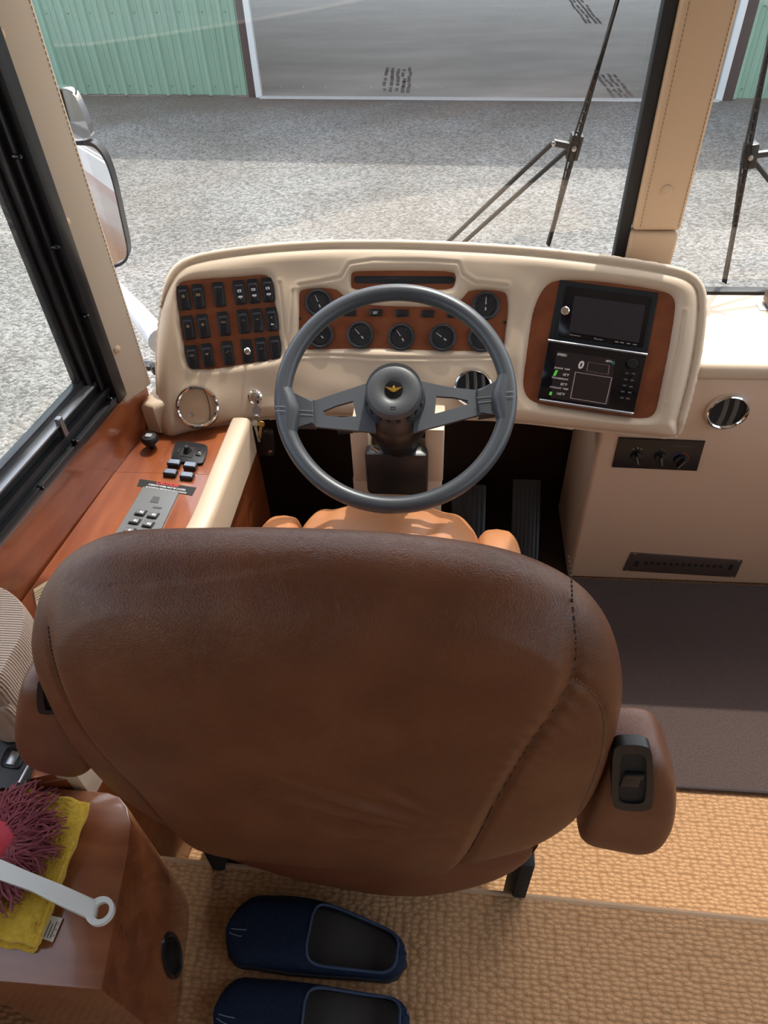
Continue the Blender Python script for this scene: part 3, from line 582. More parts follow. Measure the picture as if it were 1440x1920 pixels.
# display computer
rquad([(1029, 639), (1212, 665), (1187, 778), (1008, 748)], -.01, .010, 'trip_computer', BLKG, .002, 'black display computer under the radio')
for a, b in (((1028, 638), (1213, 665)), ((1012, 749), (1187, 775))):
    m = MB(); m.tube([MR @ Vector((*rp(*a), .010)), MR @ Vector((*rp(*b), .010))], .0028, 8); obj('silver_edge', m, mat('silver_trim', (.42, .45, .50), .3, .9), pra)
def k7(x, y): return (1000+x/6.26, 620+y/6.26)
rquad([k7(275, 235), k7(960, 335), k7(880, 880), k7(200, 785)], .010, .0105, 'display', LCD)
def fr7(pts, w_, mt, nm):
    pl = [np.array(rp(*k7(*q))) for q in pts]; c = sum(pl)/4; m = MB(); m.ring(MR, pl, [p+(c-p)/np.linalg.norm(c-p)*w_ for p in pl], .0105, .0113); obj(nm, m, mt, pra)
fr7([(640, 365), (895, 405), (880, 515), (620, 475)], .0022, mat('taupe_line', (.20, .155, .14), .6), 'display_box')
fr7([(490, 480), (925, 548), (852, 860), (430, 790)], .0024, mat('pink_line', (.42, .33, .31), .6), 'display_box')
ta = along((1029, 639), (1212, 665))[0]
m = MB()
def t7(s, x, y, h, mi=0, b=.02, sx=1.):
    m = MB(); m.text(MR @ T(*rp(*k7(x, y)), .0106) @ Matrix.Rotation(ta, 4, 'Z') @ Matrix([[1, .12, 0, 0], [0, 1, 0, 0], [0, 0, 1, 0], [0, 0, 0, 1]]), s, h, mi, bold=b, sx=sx); obj('lettering', m, mat('display_text', (.62, .58, .55), .6, emit=((.6, .56, .53), .12)), pra)
t7('SPEED:', 340, 285, .0052, b=.03); t7('MPH', 885, 360, .0046, b=.03); t7('0', 560, 405, .0165, b=.05)
t7('ENGINE  TEMP', 340, 445, .0037); t7('TRANSMISSION', 312, 560, .0037); t7('COOLANT  TEMP', 303, 672, .0037)
t7('18°F', 380, 518, .0055); t7('82°F', 358, 630, .0055); t7('165°F', 320, 740, .0055)
m = MB(); m.lathe(MR @ T(*rp(*k7(935, 378)), .0105), [(.0032, 0), (.0032, .001), (.002, .001), (.002, 0)], 14); obj('display_ring', m, mat('teal_print', (.05, .35, .33), .5), pra)
for pts in ([(265, 460), (292, 465), (262, 530), (230, 525)], [(195, 712), (225, 716), (215, 755), (185, 750)]): rquad([k7(*q) for q in pts], .0105, .0112, 'green_bar', GRN)
m = MB(); m.lathe(MR @ T(*rp(*k7(1155, 385)), .010), [(.011, 0), (.011, .010), (.009, .013), (0, .013)], 24); obj('rotary_knob', m, BLK, pra)
for x, y in ((1095, 497), (1170, 503), (1080, 570), (1155, 580), (1065, 640), (1140, 655), (1045, 712), (1125, 722), (1035, 785), (1105, 793)):
    m = MB(); Mq = MR @ T(*rp(*k7(x, y)), .010) @ Matrix.Rotation(ta, 4, 'Z'); m.prism(Mq, rrect(.0095, .0052, .002), 0, .0022, .0006); m.box(Mq, (-.0028, -.0006, .0022), (.0028, .0006, .0025), mi=1); obj('push_button', m, [BLK, DIM], pra)
# round vents and lock on the padded face
def ringvent(M, r, name, parent, closed):
    v = MB(); v.lathe(M, [(r*.82, -.02), (r*.82, .003), (r*.86, .009), (r*.93, .0115), (r*1.0, .010), (r*1.06, .004), (r*1.06, -.004)], 40)
    o = obj(name, v, CHROME, parent, 'chrome ringed round air vent')
    v = MB()
    if closed:
        v.lathe(M, [(r*.86, .000), (r*.80, .002), (0, .0035)], 36); v.tube([M @ Vector((r*(.30+.26*math.cos(a)), r*.82*math.sin(a), .0035)) for a in np.linspace(-1.45, 1.45, 15)], .0009, 6, 1); v.lathe(M @ T(-r*.35, -r*.35, .003), [(.005, 0), (.0045, .003), (0, .004)], 12, 2)
        obj('flap', v, [TAN, mat('flap_gap', (.16, .11, .08), .7), STEEL], o)
    else:
        v.lathe(M, [(r*.86, .0015), (0, .0012)], 32); obj('vent_throat', v, BLKM, o)
        for k in (-.42, 0, .42) if closed is None else (-.28, .22):
            v = MB(); hw = r*.84*math.sqrt(1-k*k); v.grid(lambda a, b: tuple(M @ Vector((r*k+r*.10*math.cos((a-.5)*2.6)+(b-.5)*r*.22, (a-.5)*2*hw, -.000+.008*b))), 9, 3); obj('louvre', v, mat('louvre_plastic', (.16, .155, .15), .4), o)
    return o
M = podM(371, 762, .004); ringvent(M, .0465, 'air_vent', dash, True)
M = podM(887, 727, .004); ringvent(M, .042, 'air_vent', dash, None)
M = podM(478, 744, 0); m = MB(); m.lathe(M, [(.016, -.004), (.016, .003), (.012, .006), (.010, .014), (.0, .015)], 24); m.box(M, (-.0012, -.005, .014), (.0012, .005, .017)); lock = obj('ignition_lock', m, CHROME, dash)
# keys hanging from the lock
kp = V(podM(480, 752, .022).col[3][:3]); keys = thing('key_bunch', kp, 'steel and brass keys with a black fob hanging from the ignition', 'keys')
m = MB(); Mk = podM(482, 768, .022); m.lathe(Mk, [(.0105, -.001), (.0105, .001), (0, .0015)], 18); m.box(Mk, (-.003, .006, -.001), (.003, .022, .001)); obj('ignition_key', m, STEEL, keys)
rc = V(podM(482, 784, .02).col[3][:3])
m = MB(); m.tube([rc+Vector((.009*math.cos(a), -.002*math.sin(a), .011*math.sin(a))) for a in np.linspace(0, 2*math.pi, 20, False)], .0009, 6, closed=True); obj('split_ring', m, STEEL, keys)
for nm, dx, L1, mt_, tl_ in (('key', -.006, .052, STEEL, -.05), ('key', .009, .042, mat('brass', (.55, .36, .12), .3, 1.), .25)):
    m = MB(); Mq = Matrix.Translation(rc+Vector((dx, -.003, -.011))) @ Matrix.Rotation(tl_, 4, 'Y'); m.prism(Mq @ Matrix.Rotation(math.pi/2, 4, 'X'), rrect(.015, .014, .004), -.001, .001); m.box(Mq, (-.003, -.001, -L1), (.003, .001, -.005)); obj(nm, m, mt_, keys)
fb = rc+Vector((.0, .03, -.085)); m = MB(); m.tube([rc+Vector((0, 0, -.01)), rc+Vector((-.003, .01, -.03)), fb+Vector((0, 0, .03))], .003, 8)
obj('strap', m, BLKM, keys)
m = MB(); m.box(Matrix.Translation(fb) @ Matrix.Rotation(.1, 4, 'Y'), (-.022, -.008, -.045), (.022, .008, .035), .0075, seg=3); m.prism(Matrix.Translation(fb+Vector((.010, -.0085, -.028))) @ Matrix.Rotation(math.pi/2, 4, 'X'), [(-.006, -.004), (.005, .001), (.005, .006), (-.002, .005)], 0, .0008, mi=1); obj('key_fob', m, [BLK, mat('pink_logo', (.5, .2, .2), .5)], keys)
# ================================================================== STEERING WHEEL
el = math.radians(56.5); WNn = nrm([.02, -math.cos(el), math.sin(el)]); WC = C0+nrm(ray(740, 741))*1.36
SM = frame(WC, (1, .02, 0), WNn); SMi = SM.inverted()
def sp_(px, py, h=0.): p = SMi @ V(onp(px, py, WC+WNn*h, WNn)); return np.array((p.x, p.y))
wheel = thing('steering_wheel', WC, 'charcoal leather two spoke steering wheel in front of the gauges', 'steering wheel')
RM, rt = .2135, .0163
m = MB(); m.tube([SM @ Vector((RM*math.cos(a), RM*math.sin(a), 0)) for a in np.linspace(0, 2*math.pi, 96, False)], rt, 16, closed=True, up=WNn); rim = obj('rim', m, DGREY, wheel, ang=80)
HS = -.012
for nm, wrap, plate, hole, st in (('l', [(530, 731), (552, 746), (590, 753), (592, 801), (560, 800), (531, 806)], [(586, 754), (640, 736), (700, 716), (705, 812), (640, 806), (588, 801)], [(606, 772), (630, 762), (662, 753), (668, 782), (640, 783), (612, 781)], [[(518, 767), (588, 771)], [(518, 775), (588, 779)]]),
                              ('r', [(893, 734), (930, 724), (952, 706), (955, 784), (932, 778), (897, 783)], [(780, 714), (840, 727), (896, 733), (898, 779), (840, 795), (775, 812)], [(818, 744), (850, 746), (877, 752), (877, 759), (850, 768), (815, 777)], [[(894, 746), (962, 740)], [(896, 755), (962, 749)]])):
    pl = [sp_(*q, HS) for q in plate]; hl = [sp_(*q, HS) for q in hole]; m = MB(); m.ring(SM, pl, hl, HS-.004, HS+.004); spk = obj('spoke', m, SPOKE, wheel)
    m = MB(); m.prism(SM, [sp_(*q, HS) for q in wrap], HS-.013, HS+.013, .005, seg=3); o = obj('leather_wrap', m, DGREY, spk)
    # flare from the wrap into the rim
    x0 = np.mean([sp_(*q, HS) for q in wrap], 0); ang_ = math.atan2(x0[1], x0[0]); m = MB()
    pts = []
    for k in range(-7, 8):
        a = ang_+k*.030; f = 1-(abs(k)/7)**1.5; pts.append(SM @ Vector(((RM-.012*f)*math.cos(a), (RM-.012*f)*math.sin(a), -.003*f)))
    m.tube(pts, [rt*(1.0+.28*(1-(abs(k)/7)**1.5)) for k in range(-7, 8)], 14, up=WNn); obj('flare', m, DGREY, spk)
    for s in st:
        a, b = [sp_(*q, HS+.014) for q in s]; m = MB(); nst = 22
        for k in range(nst):
            c = a+(b-a)*k/nst; d = a+(b-a)*(k+.6)/nst
            def hz(p): r_ = math.hypot(*p); t = (r_-RM)/(rt*1.27); return HS+.0135 if r_ < RM-.022 else -.003+rt*1.28*math.sqrt(max(0, 1-t*t))
            m.tube([SM @ Vector((*c, hz(c)+.0006)), SM @ Vector((*d, hz(d)+.0006))], .0008, 5)
        tag(obj('stitching', m, mat('grey_thread', (.30, .31, .32), .7), spk), kind='stuff')
hc = sp_(738, 733, .058)
m = MB(); Mh = SM @ T(hc[0]*.4, hc[1]*.4, 0); Mc = SM @ T(hc[0], hc[1], 0)
m.lathe(Mh, [(.060, -.05), (.060, -.014), (.056, .0), (.0545, .02), (.052, .044)], 40); obj('hub', m, mat('hub_black', (.030, .031, .034), .38), wheel)
for k in range(8):
    a = math.radians(200+k*20); m = MB(); m.box(Mh @ Matrix.Rotation(a, 4, 'Z'), (.0535, -.004, .012), (.0565, .004, .024), .001); obj('hub_notch', m, BLK, wheel)
m = MB(); m.lathe(Mc, [(.050, .040), (.0505, .052), (.047, .059), (.042, .061), (.025, .061), (.021, .0585), (.0185, .0575), (0, .0575)], 44); cap = obj('horn_cap', m, mat('cap_grey', (.062, .064, .068), .45), wheel)
ME = Mc @ T(0, .003, .0575)
m = MB(); m.lathe(ME, [(.0165, 0), (.0165, .0015), (.015, .002), (0, .002)], 28); obj('badge_base', m, BLKG, cap)
m = MB()
for s in (-1, 1):
    for k in range(4): m.prism(ME @ T(0, .003-k*.0018, .002), [(s*.0012, -.0012), (s*(.0155-k*.0028), .0012-k*.0004), (s*(.0148-k*.0028), -.0006-k*.0004), (s*.0012, -.003)], 0, .0012+k*.0003)
m.prism(ME, [(-.002, .004), (0, .0065), (.002, .004), (.0025, -.002), (.0035, -.0075), (0, -.0055), (-.0035, -.0075), (-.0025, -.002)], .002, .0042, .0005); obj('winged_badge', m, GOLD, cap, 'gold winged emblem')
m = MB(); m.ring(Mc, rrect(.009, .006, .001), rrect(.007, .004, .001), .0608, .0614); m.ring(Mc, rrect(.009, .006, .001), rrect(.007, .004, .001), .0608, .0614)
m2 = MB(); m2.ring(Mc @ T(0, -.034, 0), rrect(.009, .005, .001), rrect(.0075, .0035, .0008), .0608, .0616); obj('horn_mark', m2, BLK, cap)
# column
colm = thing('steering_column', (-.1, 1.3, -.17), 'black steering column on a cream forked pedestal below the wheel', 'steering column')
m = MB(); m.lathe(Mh, [(.062, -.13), (.066, -.10), (.064, -.06), (.060, -.05)], 36); m.lathe(Mh, [(.045, -.30), (.045, -.13)], 24); obj('column_shroud', m, BLK, colm)
bx0 = ony(690, 850, 1.235)[0]; bx1 = ony(800, 850, 1.235)[0]
m = MB(); m.box(I4, (bx0-.004, 1.20, .26), (bx1+.004, 1.24, .385), .012); obj('lower_shroud', m, BLK, colm)
for nm, a, b in (('l', 659, 692), ('r', 797, 832)):
    x0, x1 = ony(a, 850, 1.235)[0], ony(b, 850, 1.235)[0]; zt = ony(a, 806, 1.235)[2]; zb_ = ony(a, 903, 1.235)[2]
    m = MB(); m.box(I4, (x0, 1.235, zb_), (x1, 1.36, zt), .004); obj('fork_post', m, CREAM, colm)
xl, xr = ony(662, 910, 1.235)[0], ony(828, 910, 1.235)[0]; zt = ony(740, 903, 1.235)[2]
m = MB(); m.raw([], [], 0); m.box(I4, (xl, 1.236, -.17), (xr, 1.40, zt+.004), .006); obj('pedestal', m, CREAM, colm)
m = MB(); m.box(I4, (bx0, 1.225, zt-.012), (bx1, 1.24, zt+.02), .006); obj('column_gap', m, BLKM, colm)
p = V(ony(700, 805, 1.19)); m = MB(); q = V(ony(634, 808, 1.19)); m.tube([p, V(ony(662, 807, 1.19))], .0055, 10, 1); m.tube([V(ony(662, 807, 1.19)), q], [.0065, .008], 10); obj('signal_stalk', m, [BLK, CHROME], colm, 'black turn signal stalk with a chrome neck')
m = MB(); m.tube([V(ony(710, 846, 1.19)), V(ony(697, 838, 1.19))], .005, 8); obj('tilt_lever', m, STEEL, colm)
# ================================================================== PASSENGER SIDE HEATER CABINET
CY = 1.35
cab = thing('heater_cabinet', (.36, CY, -.17), 'cream vinyl heater cabinet and passenger dash right of the footwell', 'cabinet')
m = MB(); m.prism(frame((0, CY, 0), (1, 0, 0), (0, -1, 0)), [(.361, -.172), (1.6, -.172), (1.6, .50), (.53, .50), (.53, .365), (.361, .365)], -.29, 0, .010, seg=3); obj('body', m, mat('beige_vinyl', (.66, .465, .33), .5, bump=('noise', 420, .12, .0006)), cab)
m = MB(); m.box(I4, (.528, CY-.008, .492), (1.6, 1.672, .532), .016, seg=4); obj('top_pad', m, CREAM, cab)
def cm(px, py): return frame(ony(px, py, CY), (1, 0, 0), (0, -1, 0))
ringvent(cm(1363, 770), .0445, 'air_vent', cab, False)
def cpoly(pts): return [(lambda p: (p[0], p[2]))(ony(*q, CY)) for q in pts]
MCF = frame((0, CY, 0), (1, 0, 0), (0, -1, 0))
m = MB(); m.prism(MCF, cpoly([(1160, 819), (1322, 826), (1306, 881), (1147, 874)]), -.01, .006, .003); cp = obj('climate_panel', m, mat('climate_black', (.016, .013, .013), .35), cab)
for i, (px, py, a) in enumerate(((1192, 851, .35), (1237, 853, .3), (1274, 858, -.5))):
    M = cm(px, py) @ T(0, 0, .006); m = MB(); m.lathe(M, [(.014, 0), (.013, .008), (.011, .009), (0, .009)], 20); m.box(M @ Matrix.Rotation(a, 4, 'Z'), (-.0035, -.013, .006), (.0035, .013, .021), .0015); m.box(M @ Matrix.Rotation(a, 4, 'Z'), (-.0006, -.012, .021), (.0006, .012, .0214), mi=1); obj('knob', m, [BLK, DIM], cp)
    m = MB()
    if i < 2:
        for j in (-1, 0, 1): m.prism(M @ T(j*.009-.001, .0225-abs(j)*.003, 0), rrect(.004, .004, .0015), 0, .0004)
        obj('dial_mark', m, DIM if i == 0 else mat('faint_print', (.10, .085, .08), .6), cp)
    else:
        m.lathe(M, [(.0195, 0), (.0195, .0005), (.0182, .0005), (.0182, 0)], 20, 0, math.radians(100), math.radians(200)); m.lathe(M, [(.0195, 0), (.0195, .0005), (.0182, .0005), (.0182, 0)], 20, 1, math.radians(-20), math.radians(95)); obj('dial_mark', m, [mat('blue_print', (.08, .08, .30), .6), mat('dark_red_print', (.30, .05, .05), .6)], cp)
m = MB(); m.text(cm(1277, 834) @ T(0, 0, .006), 'TEMPERATURE', .0045, 0); obj('lettering', m, mat('faint_print', (.10, .085, .08), .6), cp)
for q in ((1172, 828), (1312, 836), (1302, 872), (1158, 866)): m = MB(); m.cyl(cm(*q), .003, 0, .0068, 8); obj('panel_screw', m, BLKG, cp)
lq = cpoly([(1183, 1035), (1392, 1050), (1378, 1081), (1168, 1068)])
m = MB(); m.prism(MCF, lq, -.004, .004, .001); lv = obj('lower_vent', m, mat('bronze_plate', (.105, .075, .065), .45, .3), cab, label='brown slotted vent plate')
lq = [np.array(q) for q in lq]; srt = sorted(lq, key=lambda p: p[0]); lx0, lx1 = (srt[0][0]+srt[1][0])/2, (srt[2][0]+srt[3][0])/2; lz0, lz1 = min(p[1] for p in lq), max(p[1] for p in lq)
for k in range(13):
    t = .17+.055*k; x = lx0+(lx1-lx0)*t; z = (lz0+lz1)/2+.002-.005*(t-.5); m = MB(); m.box(I4, (x-.0035, CY-.0050, z-.004), (x+.0035, CY-.0038, z+.006)); obj('vent_slot', m, BLKM, lv)
for t in (.09, .92): x = lx0+(lx1-lx0)*t; m = MB(); m.box(I4, (x-.004, CY-.0055, (lz0+lz1)/2-.009), (x+.004, CY-.0038, (lz0+lz1)/2+.010)); obj('vent_slot', m, BLKM, lv)
for p in lq:
    c = sum(lq)/4; q = p+(c-p)*.07; m = MB(); m.lathe(frame((q[0], CY-.004, q[1]), (1, 0, 0), (0, -1, 0)), [(.0032, 0), (.0028, .0012), (0, .0018)], 10); obj('screw', m, STEEL, lv)
b = onz(1432, 572, .535); m = MB(); m.box(I4, (b[0]-.014, b[1]-.022, .531), (b[0]+.05, b[1]+.010, .534), .001); m.box(I4, (b[0]+.004, b[1]-.02, .534), (b[0]+.06, b[1]+.03, .565), .006, 1)
for dx in (-.008,): m.lathe(T(b[0]+dx, b[1]-.006, .534), [(.003, 0), (.003, .001), (0, .0015)], 8)
obj('cup_holder_hinge', m, [STEEL, mat('brown_plastic', (.20, .13, .10), .4)], cab, 'steel hinge with a brown clip')
# ================================================================== DRIVER SIDE CONSOLE
LZ = .40
con = thing('side_console', (-.6, .8, -.17), 'glossy cherry wood driver console along the left wall with a cream bolster', 'console')
def poly_z(pts): return [(p[0], p[1]) for p in pts]
BP = [(-.462, 1.265), (-.465, 1.10), (-.466, .95), (-.472, .90), (-.535, .45), (-.537, .432)]
m = MB(); m.prism(I4, [(wx(1.30), 1.30), (-.45, 1.30), (-.452, .95), (-.458, .90), (-.528, .435), (wx(.435), .36)], -.175, LZ-.012); obj('body', m, WOOD, con)
m = MB(); m.prism(I4, [(wx(1.1)+.001, 1.103), (-.47, 1.103), (-.47, 1.30), (wx(1.3)+.001, 1.30)], LZ-.012, LZ-.002); obj('ledge_panel', m, WOOD, con)
m = MB(); m.prism(I4, [(wx(1.1)+.001, 1.10), (-.47, 1.10), (-.475, .90), (-.55, .435), (wx(.435)+.001, .36)], LZ-.012, LZ); obj('ledge_panel', m, WOOD, con)
bpath = chaikin(BP, 2, False); m = MB()
def bol(u, v):
    k = u*(len(bpath)-1); i = min(int(k), len(bpath)-2); p = bpath[i]+(bpath[i+1]-bpath[i])*(k-i); d = bpath[i+1]-bpath[i]; d = d/np.linalg.norm(d); nx = np.array([-d[1], d[0]])
    prof = [(-.022, -.05), (-.023, .012), (-.021, .022), (-.016, .027), (0, .0285), (.016, .027), (.021, .022), (.023, .012), (.022, -.07)]
    a, z = prof[round(v*8)]; return (p[0]+nx[0]*a, p[1]+nx[1]*a, LZ+z)
m.grid(bol, 40, 9)
for u in (0, 1):
    k = len(m.v); m.raw([bol(u, j/8) for j in range(9)], [list(range(9))])
obj('bolster', m, CREAM, con, label='cream padded bolster edge', ang=60)
def cz(px, py, z=LZ, rot=None):
    p = onz(px, py, z); return frame(p, (.98, -.10, 0) if rot is None else (math.cos(rot), math.sin(rot), 0), (0, 0, 1))
m = MB(); M = cz(286, 838); m.lathe(M, [(.008, 0), (.008, .010), (.015, .012), (.018, .018), (.018, .026), (.015, .031), (0, .033)], 24); m.prism(M @ T(0, 0, .033), rrect(.014, .011, .002), -.001, .0006, mi=1); obj('push_pull_knob', m, [BLK, mat('knob_print', (.35, .36, .37), .4)], con, 'black round push pull knob')
def zquad(pts, z0, z1, name, mt, parent, bev=.0, lab=None, rnd=0):
    m = MB(); pl = [onz(*q, z1)[:2] for q in pts]
    if rnd: pl = chaikin([a for i in range(len(pl)) for a in (pl[i]+(pl[i-1]-pl[i])*rnd, pl[i]+(pl[(i+1) % len(pl)]-pl[i])*rnd)], 1)
    m.prism(I4, pl, z0, z1, bev); return obj(name, m, mt, parent, lab)
mj = zquad([(330, 825), (391, 833), (381, 871), (318, 862)], LZ-.004, LZ+.004, 'mirror_control', BLK, con, .001, 'black mirror joystick plate', rnd=.12)
zquad([(345, 836), (366, 839), (360, 858), (337, 854)], LZ+.004, LZ+.0052, 'joystick_well', BLKM, mj)
m = MB(); M = cz(352, 846, LZ+.005); m.lathe(M, [(.010, 0), (.008, .004), (.005, .008), (.0065, .012), (.005, .015), (0, .0155)], 16); obj('joystick', m, BLK, mj)
m = MB(); M = cz(374, 850, LZ+.004); m.box(M, (-.006, -.009, 0), (.006, .009, .0025), .0008); m.box(M, (-.002, -.002, .0025), (.002, .002, .003), mi=1); obj('selector', m, [BLK, AMB], mj)
m = MB(); M = cz(336, 845, LZ+.004); m.box(M, (-.002, -.008, 0), (.002, .008, .0015)); obj('slot', m, BLKM, mj)
for px, py in ((328, 872), (358, 877), (321, 890), (352, 896)):
    m = MB(); M = cz(px, py); m.box(M, (-.0145, -.009, -.002), (.0145, .009, .010), .003, seg=3); m.prism(M @ T(0, .0005, .010), rrect(.0235, .0125, .002), -.001, .0006, mi=1); obj('push_button', m, [BLK, BTN], con)
cl = zquad([(262, 898), (368, 914), (360, 929), (257, 911)], LZ, LZ+.0008, 'caution_label', BLKM, con, 0, 'black caution label with red and white print')
ca = onz(267, 900, LZ); cb = onz(364, 915, LZ); cr = math.atan2(cb[1]-ca[1], cb[0]-ca[0])
m = MB(); m.text(cz(314, 908, LZ+.0009, cr), 'CAUTION', .0085, 0, bold=.03, sx=.95); obj('lettering', m, REDP, cl); m = MB(); m.text(cz(313, 913.5, LZ+.0009, cr), 'STEERING WHEEL MUST BE LOCKED', .0044, 0, bold=.02, sx=.85); obj('lettering', m, WHT, cl); m = MB(); m.text(cz(311, 918.5, LZ+.0009, cr), 'IN POSITION BEFORE MOVING COACH', .0044, 0, bold=.02, sx=.85); obj('lettering', m, WHT, cl)
sp1 = zquad([(268, 912), (336, 922), (300, 995), (262, 1060), (182, 1050), (228, 980)], LZ-.002, LZ+.004, 'window_switch_plate', GREYP, con, .001, 'grey plate of window switches')
zquad([(288, 930), (300, 932), (296, 943), (281, 941)], LZ+.004, LZ+.0048, 'indicator', mat('grey_inlay', (.09, .092, .095), .4), sp1)
zquad([(288, 949), (304, 951), (302, 954), (286, 952)], LZ+.004, LZ+.0048, 'indicator', mat('grey_inlay', (.09, .092, .095), .4), sp1)
for px, py in ((264, 962), (287, 967), (253, 978), (278, 984), (243, 996), (266, 1001)):
    m = MB(); M = cz(px, py, LZ+.004, cr); m.box(M, (-.0115, -.0085, 0), (.0115, .0085, .0008)); m.box(M @ T(0, -.0015, 0) @ Matrix.Rotation(-.12, 4, 'X'), (-.009, -.006, 0), (.009, .006, .006), .002, 1); m.lathe(M @ T(.003, -.002, .005), [(.0025, 0), (.0025, .0015), (0, .002)], 8, 2); obj('window_switch', m, [BLKM, GREYP, WHT], sp1)
# black trays further back on the ledge
tr = zquad([(0, 1262), (46, 1283), (95, 1205), (110, 1150), (70, 1170)], LZ-.002, LZ+.020, 'black_tray', BLK, con, .004, 'black ribbed tray behind the seat')
for k in range(4):
    a = V(onz(22+k*17, 1252-k*27, LZ+.021)); b = V(onz(60+k*17, 1262-k*27, LZ+.021)); m = MB(); m.tube([a, b], .002, 6); obj('tray_rib', m, GREYP, tr)
lp = zquad([(-60, 1290), (0, 1290), (78, 1300), (70, 1405), (42, 1482), (-60, 1470)], LZ-.002, LZ+.010, 'latch_panel', mat('charcoal_panel', (.035, .037, .040), .35), con, .003, 'charcoal panel with a latch')
zquad([(12, 1398), (48, 1406), (36, 1442), (-4, 1436)], LZ+.010, LZ+.014, 'latch_bezel', BLK, lp, .002, rnd=.15)
zquad([(22, 1406), (35, 1409), (24, 1434), (8, 1432)], LZ+.014, LZ+.018, 'latch', STEEL, lp, .002)
a = V(onz(66, 1412, LZ+.011)); b = V(onz(36, 1468, LZ+.011)); m = MB(); m.tube([a, b], .0022, 6); obj('silver_edge', m, STEEL, lp)
# card on the ledge
pl = [onz(*q, LZ+.01) for q in ((60, 1100), (88, 1083), (100, 1120), (66, 1132))]
m = MB(); m.prism(I4, [p[:2] for p in pl], LZ+.001, LZ+.003); c = sum(pl)/4
tago = obj('paper_card', m, PAPER, label='small buff paper card lying on the wood ledge beside the seat', cat='card')
m = MB(); M = frame((c[0], c[1], LZ+.003), pl[1]-pl[0], (0, 0, 1))
for k in range(5): m.box(M, (-.016, -.012+k*.006, 0), (.010, -.0105+k*.006, .0003))
obj('print_lines', m, mat('card_print', (.15, .11, .06), .7), tago)
# ribbed fabric cushion hanging by the wall
M = Matrix.Translation(V(onz(-8, 1200, .53))); cu = thing('privacy_curtain', onz(-8, 1200, LZ+.005), 'beige ribbed curtain bundle hanging by the left wall', 'curtain')
def folds(pts, z0, z1, nm):
    c = sum(np.array(onz(*q, z1))[:2] for q in pts)/len(pts); pl = chaikin([onz(*q, z1)[:2] for q in pts], 2); m = MB(); n = len(pl); rows = 26
    def f(u, v):
        p = pl[int(round(u*n)) % n]; s = 1-.10*(abs(2*v-1)**6)+.006*math.sin(v*rows*2*math.pi); return (c[0]+(p[0]-c[0])*s, c[1]+(p[1]-c[1])*s, z0+(z1-z0)*v)
    m.grid(f, n, rows*4, cu=True); k = len(m.v)
    for v in (0, 1): m.raw([f(i/n, v) for i in range(n)], [list(range(n))])
    return obj(nm, m, FAB, cu, ang=60)
folds([(-80, 1075), (0, 1092), (30, 1112), (51, 1140), (47, 1190), (20, 1235), (-5, 1290), (-80, 1290)], LZ+.03, .55, 'curtain_fold')
folds([(-60, 1270), (0, 1272), (14, 1290), (24, 1318), (12, 1335), (-60, 1340)], LZ+.012, .50, 'curtain_fold')
# filler block, sensor and cable at the pillar foot
blk = thing('trim_4', (-.66, 1.33, .40), 'cream filler block at the foot of the left pillar', 'trim', kind=ST)
m = MB(); m.prism(I4, [(wx(1.25)+.008, 1.245), (-.645, 1.235), (-.618, 1.26), (-.60, 1.44), (-.66, 1.44)], .402, .475, .012, seg=3); obj('padded_block', m, CREAM, blk)
M = cz(276, 690, .476); m = MB(); m.box(M, (-.014, -.012, 0), (.014, .012, .012), .002); sen = obj('sensor', m, BLK, label='small black sensor on the cream block by the left pillar', cat='sensor')
m = MB(); cpts = [onz(262, 702, .487), onz(252, 718, .487), onz(246, 738, .486), onz(247, 758, .46), onz(255, 778, .43), onz(272, 790, .404), onz(298, 797, .402)]; m.tube([V(p) for p in chaikin(cpts, 2, False)], .0022, 8); obj('cable', m, BLK, sen)
# ================================================================== DRIVER SEAT
SN = nrm([0, -.996, .085]); SP = np.array([-.115, .40, .25]); BM = frame(SP, (1, 0, 0), SN); BMi = BM.inverted()
def bl(px, py, h=0.): p = BMi @ V(onp(px, py, SP+SN*h, SN)); return np.array((p.x, p.y))
def pillow(M, outline, tb, tf, n=2.4, hf=None, nr=44, K=None, c=None, mi=0):
    O = np.array(outline); c = O.mean(0) if c is None else np.array(c); k = len(O); m = MB()
    rs = np.sin(np.linspace(0, 1, nr)*math.pi/2)
    P2 = np.concatenate([c+(O-c)*r for r in rs[1:]]+[[c]]); rr = np.concatenate([np.full(k, r) for r in rs[1:]]+[[0.]])
    base = (1-rr**n)**(1/n); ex = hf(P2, rr) if hf else 0
    for t, s in ((tb, 1), (-tf, 0)):
        z = base*t+(ex if s else 0); vs = [(p[0], p[1], zz) for p, zz in zip(P2, z)]; q = nr-1
        fs = [(a*k+i, a*k+(i+1) % k, (a+1)*k+(i+1) % k, (a+1)*k+i) for a in range(q-1) for i in range(k)]+[(i, (i+1) % k, q*k) for i in range(k)]
        m.raw(vs, fs, mi, M)
    bm = bmesh.new(); vv = [bm.verts.new(v) for v in m.v]
    for f in m.f:
        try: bm.faces.new([vv[i] for i in f])
        except ValueError: pass
    bmesh.ops.remove_doubles(bm, verts=bm.verts, dist=1e-6); m2 = MB(); m2.take(bm, I4, mi); return m2
def resample(poly, n):
    P = np.array(list(poly)+[poly[0]]); s = np.concatenate([[0], np.cumsum(np.hypot(*np.diff(P, axis=0).T))]); t = np.linspace(0, s[-1], n, False); return np.stack([np.interp(t, s, P[:, i]) for i in (0, 1)], 1)
seat = thing('driver_seat', (-.115, .72, -.17), 'brown leather driver seat seen from behind with folded up armrests', 'seat')
